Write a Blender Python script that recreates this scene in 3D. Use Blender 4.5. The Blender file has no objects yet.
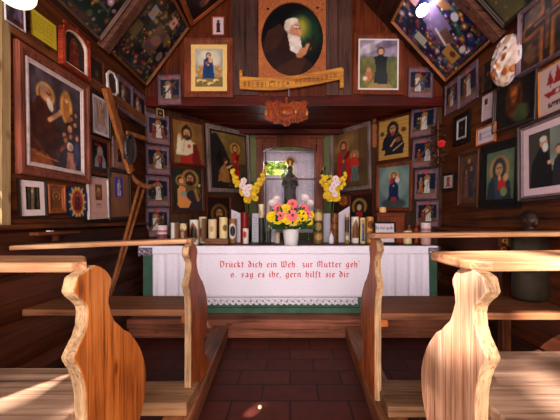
import bpy, bmesh, math, random
import numpy as np
from mathutils import Vector, Matrix
random.seed(7)
SC=bpy.context.scene; COL=SC.collection
F=290.0; PX0=290.0; PY0=220.0; HC=1.03
WL=-1.45; WR=1.52; YG=2.9; YB=3.9; ZE=2.35; ZA=2.2
SL=1.35; SR=1.10
def P(px,py,d): return Vector(((px-PX0)/F*d, d, HC-(py-PY0)/F*d))
def lin(c):
    r=[]
    for v in c[:3]:
        v=v/255.0
        r.append(v/12.92 if v<=.04045 else ((v+.055)/1.055)**2.4)
    return r
# ---------------------------------------------------------------- materials
def newmat(name):
    m=bpy.data.materials.new(name); m.use_nodes=True
    nt=m.node_tree; b=nt.nodes['Principled BSDF']
    return m,nt,b
def flat(name,c,rough=.6,metal=0,emit=0,noise=.12,nscale=30,sub=0):
    m,nt,b=newmat(name)
    b.inputs['Roughness'].default_value=rough; b.inputs['Metallic'].default_value=metal; b.inputs['Specular IOR Level'].default_value=.25
    l=lin(c)
    if emit:
        b.inputs['Base Color'].default_value=(*l,1)
        b.inputs['Emission Color'].default_value=(*l,1); b.inputs['Emission Strength'].default_value=emit
        return m
    tc=nt.nodes.new('ShaderNodeTexCoord'); n=nt.nodes.new('ShaderNodeTexNoise'); r=nt.nodes.new('ShaderNodeValToRGB')
    n.inputs['Scale'].default_value=nscale; n.inputs['Detail'].default_value=4
    r.color_ramp.elements[0].position=.3; r.color_ramp.elements[1].position=.7
    r.color_ramp.elements[0].color=(*[x*(1-noise*2) for x in l],1); r.color_ramp.elements[1].color=(*[min(1,x*(1+noise)) for x in l],1)
    nt.links.new(tc.outputs['Object'],n.inputs['Vector']); nt.links.new(n.outputs['Fac'],r.inputs['Fac']); nt.links.new(r.outputs['Color'],b.inputs['Base Color'])
    return m
def wood(name,dark,light,axis='X',rough=.5,scale=1.0,knots=True,bump=.25,third=None,spec=.18):
    m,nt,b=newmat(name); N=nt.nodes.new; L=nt.links.new
    tc=N('ShaderNodeTexCoord'); mp=N('ShaderNodeMapping')
    s=[28*scale]*3; s['XYZ'.index(axis)]=1.7*scale
    mp.inputs['Scale'].default_value=s
    L(tc.outputs['Object'],mp.inputs['Vector'])
    n1=N('ShaderNodeTexNoise'); n1.inputs['Scale'].default_value=1; n1.inputs['Detail'].default_value=7; n1.inputs['Roughness'].default_value=.65; n1.inputs['Distortion'].default_value=.4
    L(mp.outputs['Vector'],n1.inputs['Vector'])
    n2=N('ShaderNodeTexNoise'); n2.inputs['Scale'].default_value=2.3*scale; n2.inputs['Detail'].default_value=3
    L(tc.outputs['Object'],n2.inputs['Vector'])
    mx=N('ShaderNodeMath'); mx.operation='MULTIPLY_ADD'; L(n2.outputs['Fac'],mx.inputs[0]); mx.inputs[1].default_value=.55
    ml=N('ShaderNodeMath'); ml.operation='MULTIPLY'; L(n1.outputs['Fac'],ml.inputs[0]); ml.inputs[1].default_value=.62; L(ml.outputs[0],mx.inputs[2])
    r=N('ShaderNodeValToRGB'); e=r.color_ramp.elements
    e[0].position=.42; e[0].color=(*lin(dark),1); e[1].position=.74; e[1].color=(*lin(light),1)
    if third:
        k=e.new(.58); k.color=(*lin(third),1)
    L(mx.outputs[0],r.inputs['Fac'])
    # dark cracks and streaks along the grain, and a few knots
    mp2=N('ShaderNodeMapping'); s2=[85*scale]*3; s2['XYZ'.index(axis)]=2.6*scale; mp2.inputs['Scale'].default_value=s2; L(tc.outputs['Object'],mp2.inputs['Vector'])
    n3=N('ShaderNodeTexNoise'); n3.inputs['Scale'].default_value=1; n3.inputs['Detail'].default_value=3; n3.inputs['Distortion'].default_value=.8; L(mp2.outputs['Vector'],n3.inputs['Vector'])
    r3=N('ShaderNodeValToRGB'); r3.color_ramp.elements[0].position=.30; r3.color_ramp.elements[0].color=(.30,.25,.22,1); r3.color_ramp.elements[1].position=.48; r3.color_ramp.elements[1].color=(1,1,1,1); L(n3.outputs['Fac'],r3.inputs['Fac'])
    mp4=N('ShaderNodeMapping'); s4=[9*scale]*3; s4['XYZ'.index(axis)]=4.0*scale; mp4.inputs['Scale'].default_value=s4; L(tc.outputs['Object'],mp4.inputs['Vector'])
    vo=N('ShaderNodeTexVoronoi'); vo.inputs['Scale'].default_value=1; vo.inputs['Randomness'].default_value=1; L(mp4.outputs['Vector'],vo.inputs['Vector'])
    r4=N('ShaderNodeValToRGB'); r4.color_ramp.elements[0].position=.05; r4.color_ramp.elements[0].color=(.28,.2,.16,1); r4.color_ramp.elements[1].position=.16; r4.color_ramp.elements[1].color=(1,1,1,1); L(vo.outputs['Distance'],r4.inputs['Fac'])
    m1=N('ShaderNodeMix'); m1.data_type='RGBA'; m1.blend_type='MULTIPLY'; m1.inputs[0].default_value=.85; L(r.outputs['Color'],m1.inputs[6]); L(r3.outputs['Color'],m1.inputs[7])
    m2=N('ShaderNodeMix'); m2.data_type='RGBA'; m2.blend_type='MULTIPLY'; m2.inputs[0].default_value=.8 if knots else 0; L(m1.outputs[2],m2.inputs[6]); L(r4.outputs['Color'],m2.inputs[7])
    L(m2.outputs[2],b.inputs['Base Color'])
    bp=N('ShaderNodeBump'); bp.inputs['Strength'].default_value=bump; bp.inputs['Distance'].default_value=.01
    L(n1.outputs['Fac'],bp.inputs['Height']); L(bp.outputs['Normal'],b.inputs['Normal'])
    b.inputs['Roughness'].default_value=rough; b.inputs['Specular IOR Level'].default_value=spec
    return m
def attrmat(name,rough=.45,bump=0,coat=0):
    m,nt,b=newmat(name); a=nt.nodes.new('ShaderNodeAttribute'); a.attribute_name='paint'
    nt.links.new(a.outputs['Color'],b.inputs['Base Color']); b.inputs['Roughness'].default_value=rough; b.inputs['Specular IOR Level'].default_value=.2
    b.inputs['Coat Weight'].default_value=coat
    return m
M={}
M['wallwood']=wood('wall_boards',(36,16,7),(112,56,26),'Y',.6)
M['wallwoodz']=wood('wall_boards_upright',(44,20,11),(118,60,31),'Z',.6)
M['gable']=wood('gable_boards',(48,17,7),(112,46,18),'Z',.5)
M['greyboard']=wood('grey_boards',(48,28,25),(96,62,54),'Z',.6)
M['log']=wood('log_wood',(34,15,7),(124,62,27),'Y',.55,.7)
M['redceil']=wood('dark_red_ceiling',(50,11,8),(110,28,18),'X',.45)
M['redbeam']=wood('dark_red_beam',(44,9,6),(92,22,14),'X',.45)
M['roof']=wood('roof_boards',(30,14,9),(78,38,22),'Y',.6)
M['rafter']=wood('rafter_wood',(52,28,22),(120,74,58),'X',.5)
M['pew']=wood('pew_wood_upright',(150,76,30),(236,158,86),'Z',.45,1.3,third=(214,124,54))
M['pewpale']=wood('sunlit_tone_pew_wood_upright',(150,92,62),(236,192,160),'Z',.5,1.3,third=(208,152,118))  # paler copy of the pew wood, with sunlight put into its colour
M['pewfar']=wood('pew_wood_brown_upright',(112,50,22),(206,116,56),'Z',.45,1.3,third=(164,82,38))
M['pewedge']=wood('pew_edge_grain',(104,76,54),(206,164,122),'Z',.6,2.0)
M['board']=wood('shelf_board_wood',(110,72,50),(214,166,124),'X',.5,1.0,third=(166,112,78))
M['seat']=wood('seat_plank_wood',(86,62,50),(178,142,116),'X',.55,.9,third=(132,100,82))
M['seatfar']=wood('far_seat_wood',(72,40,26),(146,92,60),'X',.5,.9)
M['knee']=wood('kneeler_wood',(90,60,40),(170,124,86),'X',.55,.9)
M['kerb']=wood('kerb_beam_wood',(70,36,22),(172,108,70),'Y',.45,.9)
M['step']=wood('step_wood',(76,38,28),(168,100,76),'X',.5,.9)
M['green']=flat('green_altar_paint',(66,98,80),.6,noise=.15,nscale=8)
M['greenwall']=flat('green_wall_paint',(104,104,66),.7,noise=.12,nscale=6)
M['nichewood']=wood('niche_wood',(64,24,11),(146,64,29),'Z',.4)
M['gold']=flat('gilt',(190,130,60),.35,.3,noise=.2)
M['paint']=attrmat('painted_picture',.42,coat=.0)
M['paintgloss']=attrmat('glazed_picture',.32,coat=.12)
M['wax']=attrmat('decorated_wax',.4)
M['cloth']=flat('white_linen',(246,234,250),.85,noise=.03,nscale=60)
M['lace']=flat('white_lace',(228,218,230),.9,noise=.04,nscale=60)
M['redthread']=flat('red_embroidery',(214,62,66),.8,noise=.06)
M['white']=flat('white_ceramic',(228,220,222),.3,noise=.02)
M['card']=flat('white_card',(206,198,210),.7,noise=.04)
M['blackmetal']=flat('black_metal',(20,16,16),.5)
M['dark']=flat('dark_stain',(26,16,14),.5)
M['curtain']=flat('white_curtain',(214,198,214),.9,noise=.06,nscale=20)
M['leaf']=flat('leaf_green',(44,76,30),.5,noise=.25,nscale=40)
M['stem']=flat('stem_green',(70,100,44),.5)
M['yellow']=flat('yellow_petals',(252,206,10),.6,noise=.12,nscale=50)
M['deepyellow']=flat('golden_petals',(250,200,50),.6,noise=.15,nscale=50)
M['pink']=flat('pink_petals',(250,120,122),.6,noise=.1,nscale=50)
M['palepetal']=flat('pale_petals',(240,214,214),.6,noise=.06)
M['brownc']=flat('flower_centre',(140,60,50),.8)
M['brass']=flat('brass',(170,120,50),.35,.6)
M['darkwoodfig']=wood('carved_dark_wood',(20,10,7),(62,30,18),'Z',.45,2)
M['carved']=wood('carved_red_wood',(84,26,10),(176,76,32),'Z',.35,2)
M['plainwood']=wood('plain_carved_wood',(90,48,22),(170,100,52),'Z',.5,1.5)
M['redwax']=flat('dark_red_glass',(104,18,18),.3,noise=.1)
M['bottle']=flat('dark_green_bottle',(34,40,32),.2,noise=.2)
M['apsewall']=wood('recess_wall_boards',(36,22,13),(78,50,30),'Z',.6)
M['lowlog']=wood('dark_lower_logs',(24,10,6),(92,42,20),'Y',.6,.7)  # darker log tone, used only below the ledge
M['stone']=flat('pale_stone',(206,180,150),.6)
M['olive']=flat('olive_brown_robe',(38,26,12),.7,noise=.2,nscale=12)
M['darkface']=flat('dark_brown_carving',(50,26,20),.5,noise=.2,nscale=25)
M['wick']=flat('black_wick',(20,18,18),.9)
M['globe']=flat('milk_glass_lamp',(255,236,200),.3,emit=1.6)
M['bulb']=flat('glowing_bulb',(236,240,255),.3,emit=30)
# glass
m,nt,b=newmat('window_glass'); nt.nodes.remove(b); o=nt.nodes['Material Output']
t=nt.nodes.new('ShaderNodeBsdfTransparent'); g=nt.nodes.new('ShaderNodeBsdfGlossy'); g.inputs['Roughness'].default_value=.05
mx=nt.nodes.new('ShaderNodeMixShader'); mx.inputs[0].default_value=.002
nt.links.new(t.outputs[0],mx.inputs[1]); nt.links.new(g.outputs[0],mx.inputs[2]); nt.links.new(mx.outputs[0],o.inputs['Surface']); M['glass']=m
# floor tiles
m,nt,b=newmat('brick_floor'); N=nt.nodes.new; L=nt.links.new
tc=N('ShaderNodeTexCoord'); br=N('ShaderNodeTexBrick'); br.offset=.5
br.inputs['Scale'].default_value=1; br.inputs['Brick Width'].default_value=.33; br.inputs['Row Height'].default_value=.165; br.inputs['Mortar Size'].default_value=.006; br.inputs['Mortar Smooth'].default_value=.3
br.inputs['Color1'].default_value=(*lin((62,20,14)),1); br.inputs['Color2'].default_value=(*lin((78,30,20)),1); br.inputs['Mortar'].default_value=(*lin((30,12,10)),1)
L(tc.outputs['Object'],br.inputs['Vector'])
n=N('ShaderNodeTexNoise'); n.inputs['Scale'].default_value=14; n.inputs['Detail'].default_value=6; L(tc.outputs['Object'],n.inputs['Vector'])
mixn=N('ShaderNodeMix'); mixn.data_type='RGBA'; mixn.blend_type='OVERLAY'; mixn.inputs[0].default_value=.55
L(br.outputs['Color'],mixn.inputs[6]); L(n.outputs['Fac'],mixn.inputs[7]); L(mixn.outputs[2],b.inputs['Base Color'])
bp=N('ShaderNodeBump'); bp.inputs['Strength'].default_value=.5; bp.inputs['Distance'].default_value=.008; bp.invert=True; L(br.outputs['Fac'],bp.inputs['Height']); L(bp.outputs['Normal'],b.inputs['Normal'])
b.inputs['Roughness'].default_value=.6; b.inputs['Specular IOR Level'].default_value=.25; M['floor']=m
# ---------------------------------------------------------------- mesh helpers
class MB:
    def __init__(s): s.v=[]; s.f=[]
    def add(s,vs,fs):
        o=len(s.v); s.v+= [tuple(v) for v in vs]; s.f+=[tuple(i+o for i in f) for f in fs]; return s
    def box(s,x0,x1,y0,y1,z0,z1,mat=None):
        vs=[Vector((x,y,z)) for x in (x0,x1) for y in (y0,y1) for z in (z0,z1)]
        if mat: vs=[mat@v for v in vs]
        return s.add(vs,[(0,1,3,2),(4,6,7,5),(0,4,5,1),(2,3,7,6),(0,2,6,4),(1,5,7,3)])
    def prism(s,pts,a0,a1,fn):
        n=len(pts); vs=[fn(p[0],p[1],a0) for p in pts]+[fn(p[0],p[1],a1) for p in pts]
        fs=[tuple(range(n))[::-1],tuple(range(n,2*n))]+[(i,(i+1)%n,n+(i+1)%n,n+i) for i in range(n)]
        return s.add(vs,fs)
    def tube(s,pts,r,n=8,cap=True):
        pts=[Vector(p) for p in pts]; rs=r if isinstance(r,(list,tuple)) else [r]*len(pts)
        vs=[]; 
        for i,p in enumerate(pts):
            t=(pts[min(i+1,len(pts)-1)]-pts[max(i-1,0)]).normalized()
            a=Vector((0,0,1)) if abs(t.z)<.9 else Vector((1,0,0))
            u=t.cross(a).normalized(); w=t.cross(u)
            for k in range(n):
                th=2*math.pi*k/n; vs.append(p+(u*math.cos(th)+w*math.sin(th))*rs[i])
        fs=[(i*n+k,i*n+(k+1)%n,(i+1)*n+(k+1)%n,(i+1)*n+k) for i in range(len(pts)-1) for k in range(n)]
        if cap: fs+=[tuple(range(n))[::-1],tuple((len(pts)-1)*n+k for k in range(n))]
        return s.add(vs,fs)
    def lathe(s,prof,c=(0,0,0),n=20,sx=1,sy=1):
        vs=[(c[0]+r*sx*math.cos(2*math.pi*k/n),c[1]+r*sy*math.sin(2*math.pi*k/n),c[2]+z) for r,z in prof for k in range(n)]
        fs=[(i*n+k,i*n+(k+1)%n,(i+1)*n+(k+1)%n,(i+1)*n+k) for i in range(len(prof)-1) for k in range(n)]
        fs+=[tuple(range(n))[::-1],tuple((len(prof)-1)*n+k for k in range(n))]
        return s.add(vs,fs)
    def ball(s,c,r,n=12,sz=(1,1,1)):
        prof=[(max(1e-4,math.sin(math.pi*i/n)),-math.cos(math.pi*i/n)) for i in range(n+1)]
        k=n*2
        vs=[(c[0]+r*sz[0]*a*math.cos(2*math.pi*j/k),c[1]+r*sz[1]*a*math.sin(2*math.pi*j/k),c[2]+r*sz[2]*z) for a,z in prof for j in range(k)]
        fs=[(i*k+j,i*k+(j+1)%k,(i+1)*k+(j+1)%k,(i+1)*k+j) for i in range(n) for j in range(k)]
        return s.add(vs,fs)
    def build(s,name,mat,parent=None,smooth=False,bevel=0,seg=2,**kw):
        me=bpy.data.meshes.new(name); me.from_pydata(s.v,[],s.f); me.validate(); me.update()
        bm=bmesh.new(); bm.from_mesh(me)
        bmesh.ops.recalc_face_normals(bm,faces=bm.faces); bm.to_mesh(me); bm.free()
        o=bpy.data.objects.new(name,me); COL.objects.link(o); me.materials.append(mat if not isinstance(mat,str) else M[mat])
        if parent: o.parent=parent
        if smooth:
            for p in me.polygons: p.use_smooth=True
        if bevel:
            b=o.modifiers.new('bevel','BEVEL'); b.width=bevel; b.segments=seg; b.limit_method='ANGLE'
        return o
def root(name,label,cat,loc=(0,0,0),rot=None,group=None):
    o=bpy.data.objects.new(name,None); COL.objects.link(o); o.empty_display_size=.05
    if rot is not None:
        o.matrix_world=Matrix.Translation(Vector(loc))@rot.to_4x4()
    else: o.location=loc
    return tag(o,label,cat,group)
def tag(o,label,cat,group=None,kind=None):
    if label: o['label']=label
    if cat: o['category']=cat
    if group: o['group']=group
    if kind: o['kind']=kind
    return o
def struct(o): o['kind']='structure'; return o
# ---------------------------------------------------------------- painter
class Pt:
    def __init__(s,nx,ny,c=(60,40,30),c2=None,asp=1.0):
        s.nx,s.ny,s.asp=nx,ny,asp
        u=np.linspace(0,1,nx); v=np.linspace(0,1,ny); s.U,s.V=np.meshgrid(u,v)
        s.C=np.zeros((ny,nx,3)); a=np.array(c,float); b=np.array(c2 if c2 else c,float)
        s.C[:]=a*(1-s.V[...,None])+b*s.V[...,None]       # c bottom, c2 top
    def bl(s,m,c,a=1):
        m=np.clip(m,0,1)[...,None]*a; s.C=s.C*(1-m)+np.array(c,float)*m; return s
    def ell(s,cx,cy,r,col,k=1.0,rot=0,a=1,soft=.25):
        ry=r*k*s.asp; x=(s.U-cx); y=(s.V-cy)/s.asp; cr,sr=math.cos(rot),math.sin(rot)
        X=(x*cr+y*sr)/r; Y=(-x*sr+y*cr)/(r*k); q=np.sqrt(X*X+Y*Y)
        return s.bl((1-q)/soft+.5,col,a)
    def ring(s,cx,cy,r,w,col,k=1.0,a=1):
        q=np.sqrt(((s.U-cx)/r)**2+((s.V-cy)/(r*k*s.asp))**2)
        return s.bl(1.3-abs(q-1)/w,col,a)
    def poly(s,pts,col,a=1):
        ins=np.zeros_like(s.U,bool); n=len(pts)
        for i in range(n):
            x0,y0=pts[i]; x1,y1=pts[(i+1)%n]
            if y0==y1: continue
            c=((y0>s.V)!=(y1>s.V))&(s.U<(x1-x0)*(s.V-y0)/(y1-y0)+x0); ins^=c
        return s.bl(ins.astype(float),col,a)
    def rect(s,x0,y0,x1,y1,col,a=1): return s.bl(((s.U>=x0)&(s.U<=x1)&(s.V>=y0)&(s.V<=y1)).astype(float),col,a)
    def line(s,x0,y0,x1,y1,w,col,a=1):
        dx,dy=x1-x0,(y1-y0)/s.asp; L=dx*dx+dy*dy+1e-9
        t=np.clip(((s.U-x0)*dx+(s.V-y0)/s.asp*dy)/L,0,1)
        q=np.sqrt((s.U-x0-t*dx)**2+((s.V-y0)/s.asp-t*dy)**2)/w
        return s.bl((1-q)/.5+.5,col,a)
    def noise(s,amp=.15,sc=8,seed=0):
        rs=np.random.RandomState(seed); n=int(sc)+2; g=rs.rand(n,n); x=s.U*sc; y=s.V*sc
        xi=x.astype(int); yi=y.astype(int); fx=x-xi; fy=y-yi; fx=fx*fx*(3-2*fx); fy=fy*fy*(3-2*fy)
        v=(g[yi,xi]*(1-fx)+g[yi,xi+1]*fx)*(1-fy)+(g[yi+1,xi]*(1-fx)+g[yi+1,xi+1]*fx)*fy
        s.C*= (1+amp*(v*2-1))[...,None]; return s
    def lines(s,x0,x1,ys,col,seed=1,a=.8,th=.01,gap=.3):
        rs=random.Random(seed)
        for y in ys:
            x=x0
            while x<x1:
                l=rs.uniform(.04,.13)*(x1-x0)*1.5; s.rect(x,y-th,min(x+l,x1),y+th,col,a); x+=l+gap*.08*(x1-x0)+.01
        return s
    def fig(s,cx,base,h,w,robe,skin=(200,150,110),hair=(50,30,20),halo=None,cloak=None,inner=None):
        """standing robed figure of height h (v units), shoulder width w (u units)"""
        top=base+h; hr=min(h*.085/s.asp*1.0,w*.4); hy=top-hr*s.asp*1.2
        if halo: s.ell(cx,hy,hr*2.1,halo)
        sh=hy-hr*s.asp*1.2
        if cloak: s.poly([(cx-w*.75,base),(cx-w*.55,sh-h*.12),(cx-w*.3,sh+h*.01),(cx,hy+hr*s.asp*1.5),(cx+w*.3,sh+h*.01),(cx+w*.55,sh-h*.12),(cx+w*.75,base)],cloak)
        s.poly([(cx-w*.6,base),(cx-w*.42,base+h*.4),(cx-w*.5,sh-h*.08),(cx-w*.2,sh+h*.01),(cx+w*.2,sh+h*.01),(cx+w*.5,sh-h*.08),(cx+w*.42,base+h*.4),(cx+w*.6,base)],robe)
        if inner: s.poly([(cx-w*.2,base),(cx-w*.12,sh),(cx+w*.12,sh),(cx+w*.25,base)],inner,.8)
        dk=[c*.6 for c in robe]
        for k in (-.25,.05,.3): s.line(cx+w*k,base+h*.02,cx+w*k*.6,base+h*.55,w*.04,dk,.6)
        s.line(cx-w*.45,sh-h*.08,cx-w*.05,sh-h*.27,w*.13,robe); s.line(cx+w*.45,sh-h*.08,cx+w*.05,sh-h*.25,w*.13,dk)
        s.ell(cx,sh-h*.26,w*.12,skin)
        s.ell(cx,hy+hr*s.asp*.15,hr*1.25,hair,1.15); s.ell(cx,hy,hr*.85,skin,1.15)
        s.ell(cx-hr*.35,hy+hr*.1*s.asp,hr*.16,(50,30,25)); s.ell(cx+hr*.35,hy+hr*.1*s.asp,hr*.16,(50,30,25))
        return s
    def bust(s,cx,cy,r,robe,skin=(196,140,96),hair=(60,34,20),halo=None,beard=None,cloak=None,tilt=0):
        """head of radius r (u) centred at cx,cy with shoulders filling down"""
        A=s.asp
        if halo: s.ring(cx,cy,r*1.9,.22,halo)
        if cloak:
            s.ell(cx,cy,r*1.5,cloak,1.3)
        b0=cy-r*5*A
        s.poly([(cx-r*2.8,b0),(cx-r*2.4,cy-r*2.4*A),(cx-r*.7,cy-r*1.3*A),(cx+r*.7,cy-r*1.3*A),(cx+r*2.4,cy-r*2.4*A),(cx+r*2.8,b0)],robe)
        if cloak:
            s.poly([(cx-r*2.9,b0),(cx-r*2.5,cy-r*2.3*A),(cx-r*1.2,cy-r*.6*A),(cx-r*.8,b0)],cloak); s.poly([(cx+r*2.9,b0),(cx+r*2.5,cy-r*2.3*A),(cx+r*1.2,cy-r*.6*A),(cx+r*.9,b0)],cloak)
        else: s.ell(cx,cy+r*.15*A,r*1.25,hair,1.35)
        s.ell(cx,cy,r*.82,skin,1.25); sk=[c*.7 for c in skin]
        if beard: s.ell(cx,cy-r*.85*A,r*.6,beard,1.1)
        for q in (-.32,.32): s.ell(cx+q*r,cy+.12*r*A,r*.14,(45,25,20),.6); s.line(cx+q*r-r*.2,cy+.36*r*A,cx+q*r+r*.2,cy+.36*r*A,r*.07,(60,34,22),.8)
        s.line(cx,cy+.1*r*A,cx+.05*r,cy-.3*r*A,r*.09,sk,.8); s.line(cx-.22*r,cy-.55*r*A,cx+.22*r,cy-.55*r*A,r*.09,(140,60,50),.8)
        return s
    def mesh(s,W,H,name,mat,parent,z=0,cyl=None,height=None,mask=None):
        """flat sheet W x H in local XY (origin bottom centre), colours in attribute 'paint'"""
        ny,nx=s.U.shape
        if cyl: r=cyl; a=(s.U-.5)*2*math.pi*.999-math.pi/2; X=r*np.cos(a); Y=r*np.sin(a); Z=s.V*H; co=np.stack([X,Y,Z],-1)
        else:
            zz=np.full_like(s.U,z) if height is None else z+height
            co=np.stack([(s.U-.5)*W,s.V*H,zz],-1)
        co=co.reshape(-1,3); fs=[]
        for j in range(ny-1):
            for i in range(nx-1):
                if mask is not None and not (mask[j,i] and mask[j,i+1] and mask[j+1,i] and mask[j+1,i+1]): continue
                a=j*nx+i; fs.append((a,a+1,a+nx+1,a+nx))
        me=bpy.data.meshes.new(name); me.from_pydata(co.tolist(),[],fs)
        if mask is not None:
            pass
        at=me.color_attributes.new('paint','FLOAT_COLOR','POINT')
        c=np.clip(s.C,0,255)/255.0; c=np.where(c<=.04045,c/12.92,((c+.055)/1.055)**2.4).reshape(-1,3)
        at.data.foreach_set('color',np.concatenate([c,np.ones((len(c),1))],1).astype(np.float32).ravel())
        if height is not None or cyl:
            me.polygons.foreach_set('use_smooth',[True]*len(me.polygons))
        me.materials.append(M[mat]); me.update()
        o=bpy.data.objects.new(name,me); COL.objects.link(o); o.parent=parent
        return o
# ---------------------------------------------------------------- planes
class Pl:
    def __init__(s,p,n):
        s.p=Vector(p); s.n=Vector(n).normalized(); s.x=Vector((0,0,1)).cross(s.n).normalized(); s.y=s.n.cross(s.x)
    def hit(s,px,py,off=0):
        r=P(px,py,1)-Vector((0,0,HC)); o=Vector((0,0,HC)); q=s.p+s.n*off
        t=(q-o).dot(s.n)/r.dot(s.n); return o+r*t
    def loc(s,v): return ((v-s.p).dot(s.x),(v-s.p).dot(s.y))
    def rot(s,roll=0):
        R=Matrix((s.x,s.y,s.n)).transposed(); return R@Matrix.Rotation(roll,3,'Z')
    def quad(s,q,off,roll=None,maxroll=.05):
        c=[s.loc(s.hit(*k,off)) for k in q]    # TL TR BR BL
        tl,tr,br,bl=[Vector(a) for a in c]
        W=((tr-tl).length+(br-bl).length)/2; H=((tl-bl).length+(tr-br).length)/2
        if roll is None:
            e=(tr-tl)+(br-bl); roll=max(-maxroll,min(maxroll,math.atan2(e.y,e.x)))
        ce=(tl+tr+br+bl)/4; up=Vector((-math.sin(roll),math.cos(roll)))
        b=ce-up*H/2
        return W,H,s.p+s.x*b.x+s.y*b.y+s.n*off,s.rot(roll)
PLW=Pl((WL,0,0),(1,0,0)); PRW=Pl((WR,0,0),(-1,0,0)); PG=Pl((0,YG,0),(0,-1,0)); PB=Pl((0,YB,0),(0,-1,0))
PAL=Pl((WL,YG,0),(1.0,-.91,0)); PAR=Pl((WR,YG,0),(-1.0,-.96,0))
class Slope(Pl):
    def __init__(s,p,n,x): s.p=Vector(p); s.n=Vector(n).normalized(); s.x=Vector(x).normalized(); s.y=s.n.cross(s.x)
PSL=Slope((WL,0,ZE),(SL,0,-1),(0,1,0)); PSR=Slope((WR,0,ZE),(-SR,0,-1),(0,-1,0))
def frame_mb(W,H,b,t,inner=.35,lip=.3):
    prof=[(0,0),(0,t*.8),(b*.12,t),(b*.45,t),(b*.6,t*.72),(b*.85,t*.6),(b,t*.4),(b,0)]
    vs=[];fs=[];n=len(prof)
    for sx,sy in ((-1,0),(1,0),(1,1),(-1,1)):
        for i,z in prof: vs.append((sx*(W/2-i),(i if sy==0 else H-i),z))
    for c in range(4):
        d=(c+1)%4
        for k in range(n-1): fs.append((c*n+k,d*n+k,d*n+k+1,c*n+k+1))
    return MB().add(vs,fs)
FM={}
def fmat(c,r=.45):
    k=(c,r)
    if k not in FM: FM[k]=wood('frame_wood_%d'%len(FM),[x*.55 for x in c],c,'Y',r,1.6,bump=.15)
    return FM[k]
def picture(pl,q,paint,label,fc=(110,60,36),b=.12,t=.018,off=.004,mat=None,mb=0,roll=None,name='framed_picture',cat='picture',group=None,gloss=False,res=40,maxroll=.05,liner=None,glazed=False):
    """q: TL,TR,BR,BL pixels of the outer frame; b: frame width / picture width"""
    W,H,loc,R=pl.quad(q,off,roll,maxroll)
    group=group or {id(PLW):'pictures on the left wall',id(PRW):'pictures on the right wall',id(PG):'pictures on the front boards',id(PAL):'pictures in the left of the recess',id(PAR):'pictures in the right of the recess'}.get(id(pl),'pictures standing on the right ledge')
    r=root(name,label,cat,loc,R,group)
    bw=b*min(W,H)
    if bw>0: frame_mb(W,H,bw,t).build('frame',fmat(fc),r)
    else:
        MB().box(-W/2,W/2,0,H,0,t*.5).build('backing','card',r)
    z=t*.35 if bw>0 else t*.5+.0008
    if bw>0: MB().box(-W/2+bw*.5,W/2-bw*.5,bw*.5,H-bw*.5,0,z-.001).build('backing','dark',r)
    w,h=W-2*bw,H-2*bw; y0=bw
    if liner:
        lw=liner[0]*min(W,H); o=frame_mb(w,h,lw,t*.5).build('liner',flat('liner_%d'%len(bpy.data.materials),liner[1],.6),r); o.location=(0,y0,z*.6)
        w-=2*lw; h-=2*lw; y0+=lw
    if mat:
        m=mb*min(w,h); MB().box(-w/2,w/2,0,h,0,.001).build('mat',flat('mat_card_%d'%len(bpy.data.materials),mat,.8,noise=.04),r).location=(0,y0,z)
        w-=2*m; h-=2*m; y0+=m; z+=.0018
    asp=w/h; nx=int(res*min(1,max(.6,asp))) if asp<1 else res; ny=max(8,int(nx/asp)); ny=min(ny,110)
    p=Pt(nx,ny,asp=asp); paint(p)
    o=p.mesh(w,h,'print','paintgloss' if gloss else 'paint',r); o.location=(0,y0,z+.0006)
    return r,W,H
# ================================================================ SETTING
def planks(mb,mapf,a0,a1,b0,b1,widths,t,gap=.004,jit=.003):
    """boards side by side along a; mapf(a,b,c)->xyz, c thickness outwards"""
    a=a0;i=0;rs=random.Random(int((a0+b1)*100))
    while a<a1-.002:
        w=min(widths[i%len(widths)]*rs.uniform(.9,1.1),a1-a); c=t+rs.uniform(-jit,0)
        if a1-a-w<.03: w=a1-a
        vs=[mapf(x,y,z) for x in (a+gap/2,a+w-gap/2) for y in (b0,b1) for z in (-.03,c)]
        mb.add(vs,[(0,1,3,2),(4,6,7,5),(0,4,5,1),(2,3,7,6),(0,2,6,4),(1,5,7,3)]); a+=w;i+=1
    return mb
YR=-1.2   # rear wall
TH=.16
# floor
struct(MB().box(WL-TH,WR+TH,YR-TH,YB+.5,-.1,0).build('floor','floor'))
# left wall: logs below, boards above, window opening d .72-1.44
W1=(1.0,1.44,1.04,1.42); W2=(-.95,-.28,1.46,2.1)
def wall_side(name,X,sgn,wins,mat_hi,ledge=1.0):
    mb=MB()
    f=lambda a,b,c:(X+sgn*c,b,a)
    # upper boards, horizontal, with openings
    segs=[]
    ys=[YR]
    for w in sorted(wins,key=lambda w:w[0]): segs.append((ys[-1],w[0],0,ZE+.05)); segs.append((w[0],w[1],0,w[2])); segs.append((w[0],w[1],w[3],ZE+.05)); ys.append(w[1])
    segs.append((ys[-1],YG,0,ZE+.05))
    for y0,y1,z0,z1 in segs:
        planks(mb,f,z0,z1,y0,y1,[.22,.19,.24],0)
        mb.box(X-sgn*TH,X-sgn*.028,y0,y1+(.16 if y1==YG else 0),z0,z1)
    # lower logs bulging inwards
    for k in range(4):
        z0=k*.245; pts=[]
        for j in range(7):
            th=math.pi*j/6; pts.append((math.sin(th)*.04,z0+.1225-math.cos(th)*.12))
        mb.prism(pts,YR,YG,lambda a,b,c:(X+sgn*a,c,b))
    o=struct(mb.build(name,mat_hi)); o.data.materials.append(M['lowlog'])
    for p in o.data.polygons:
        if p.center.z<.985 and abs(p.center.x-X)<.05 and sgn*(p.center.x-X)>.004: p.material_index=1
    return o
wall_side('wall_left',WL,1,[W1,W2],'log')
wall_side('wall_right',WR,-1,[],'log')
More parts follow.
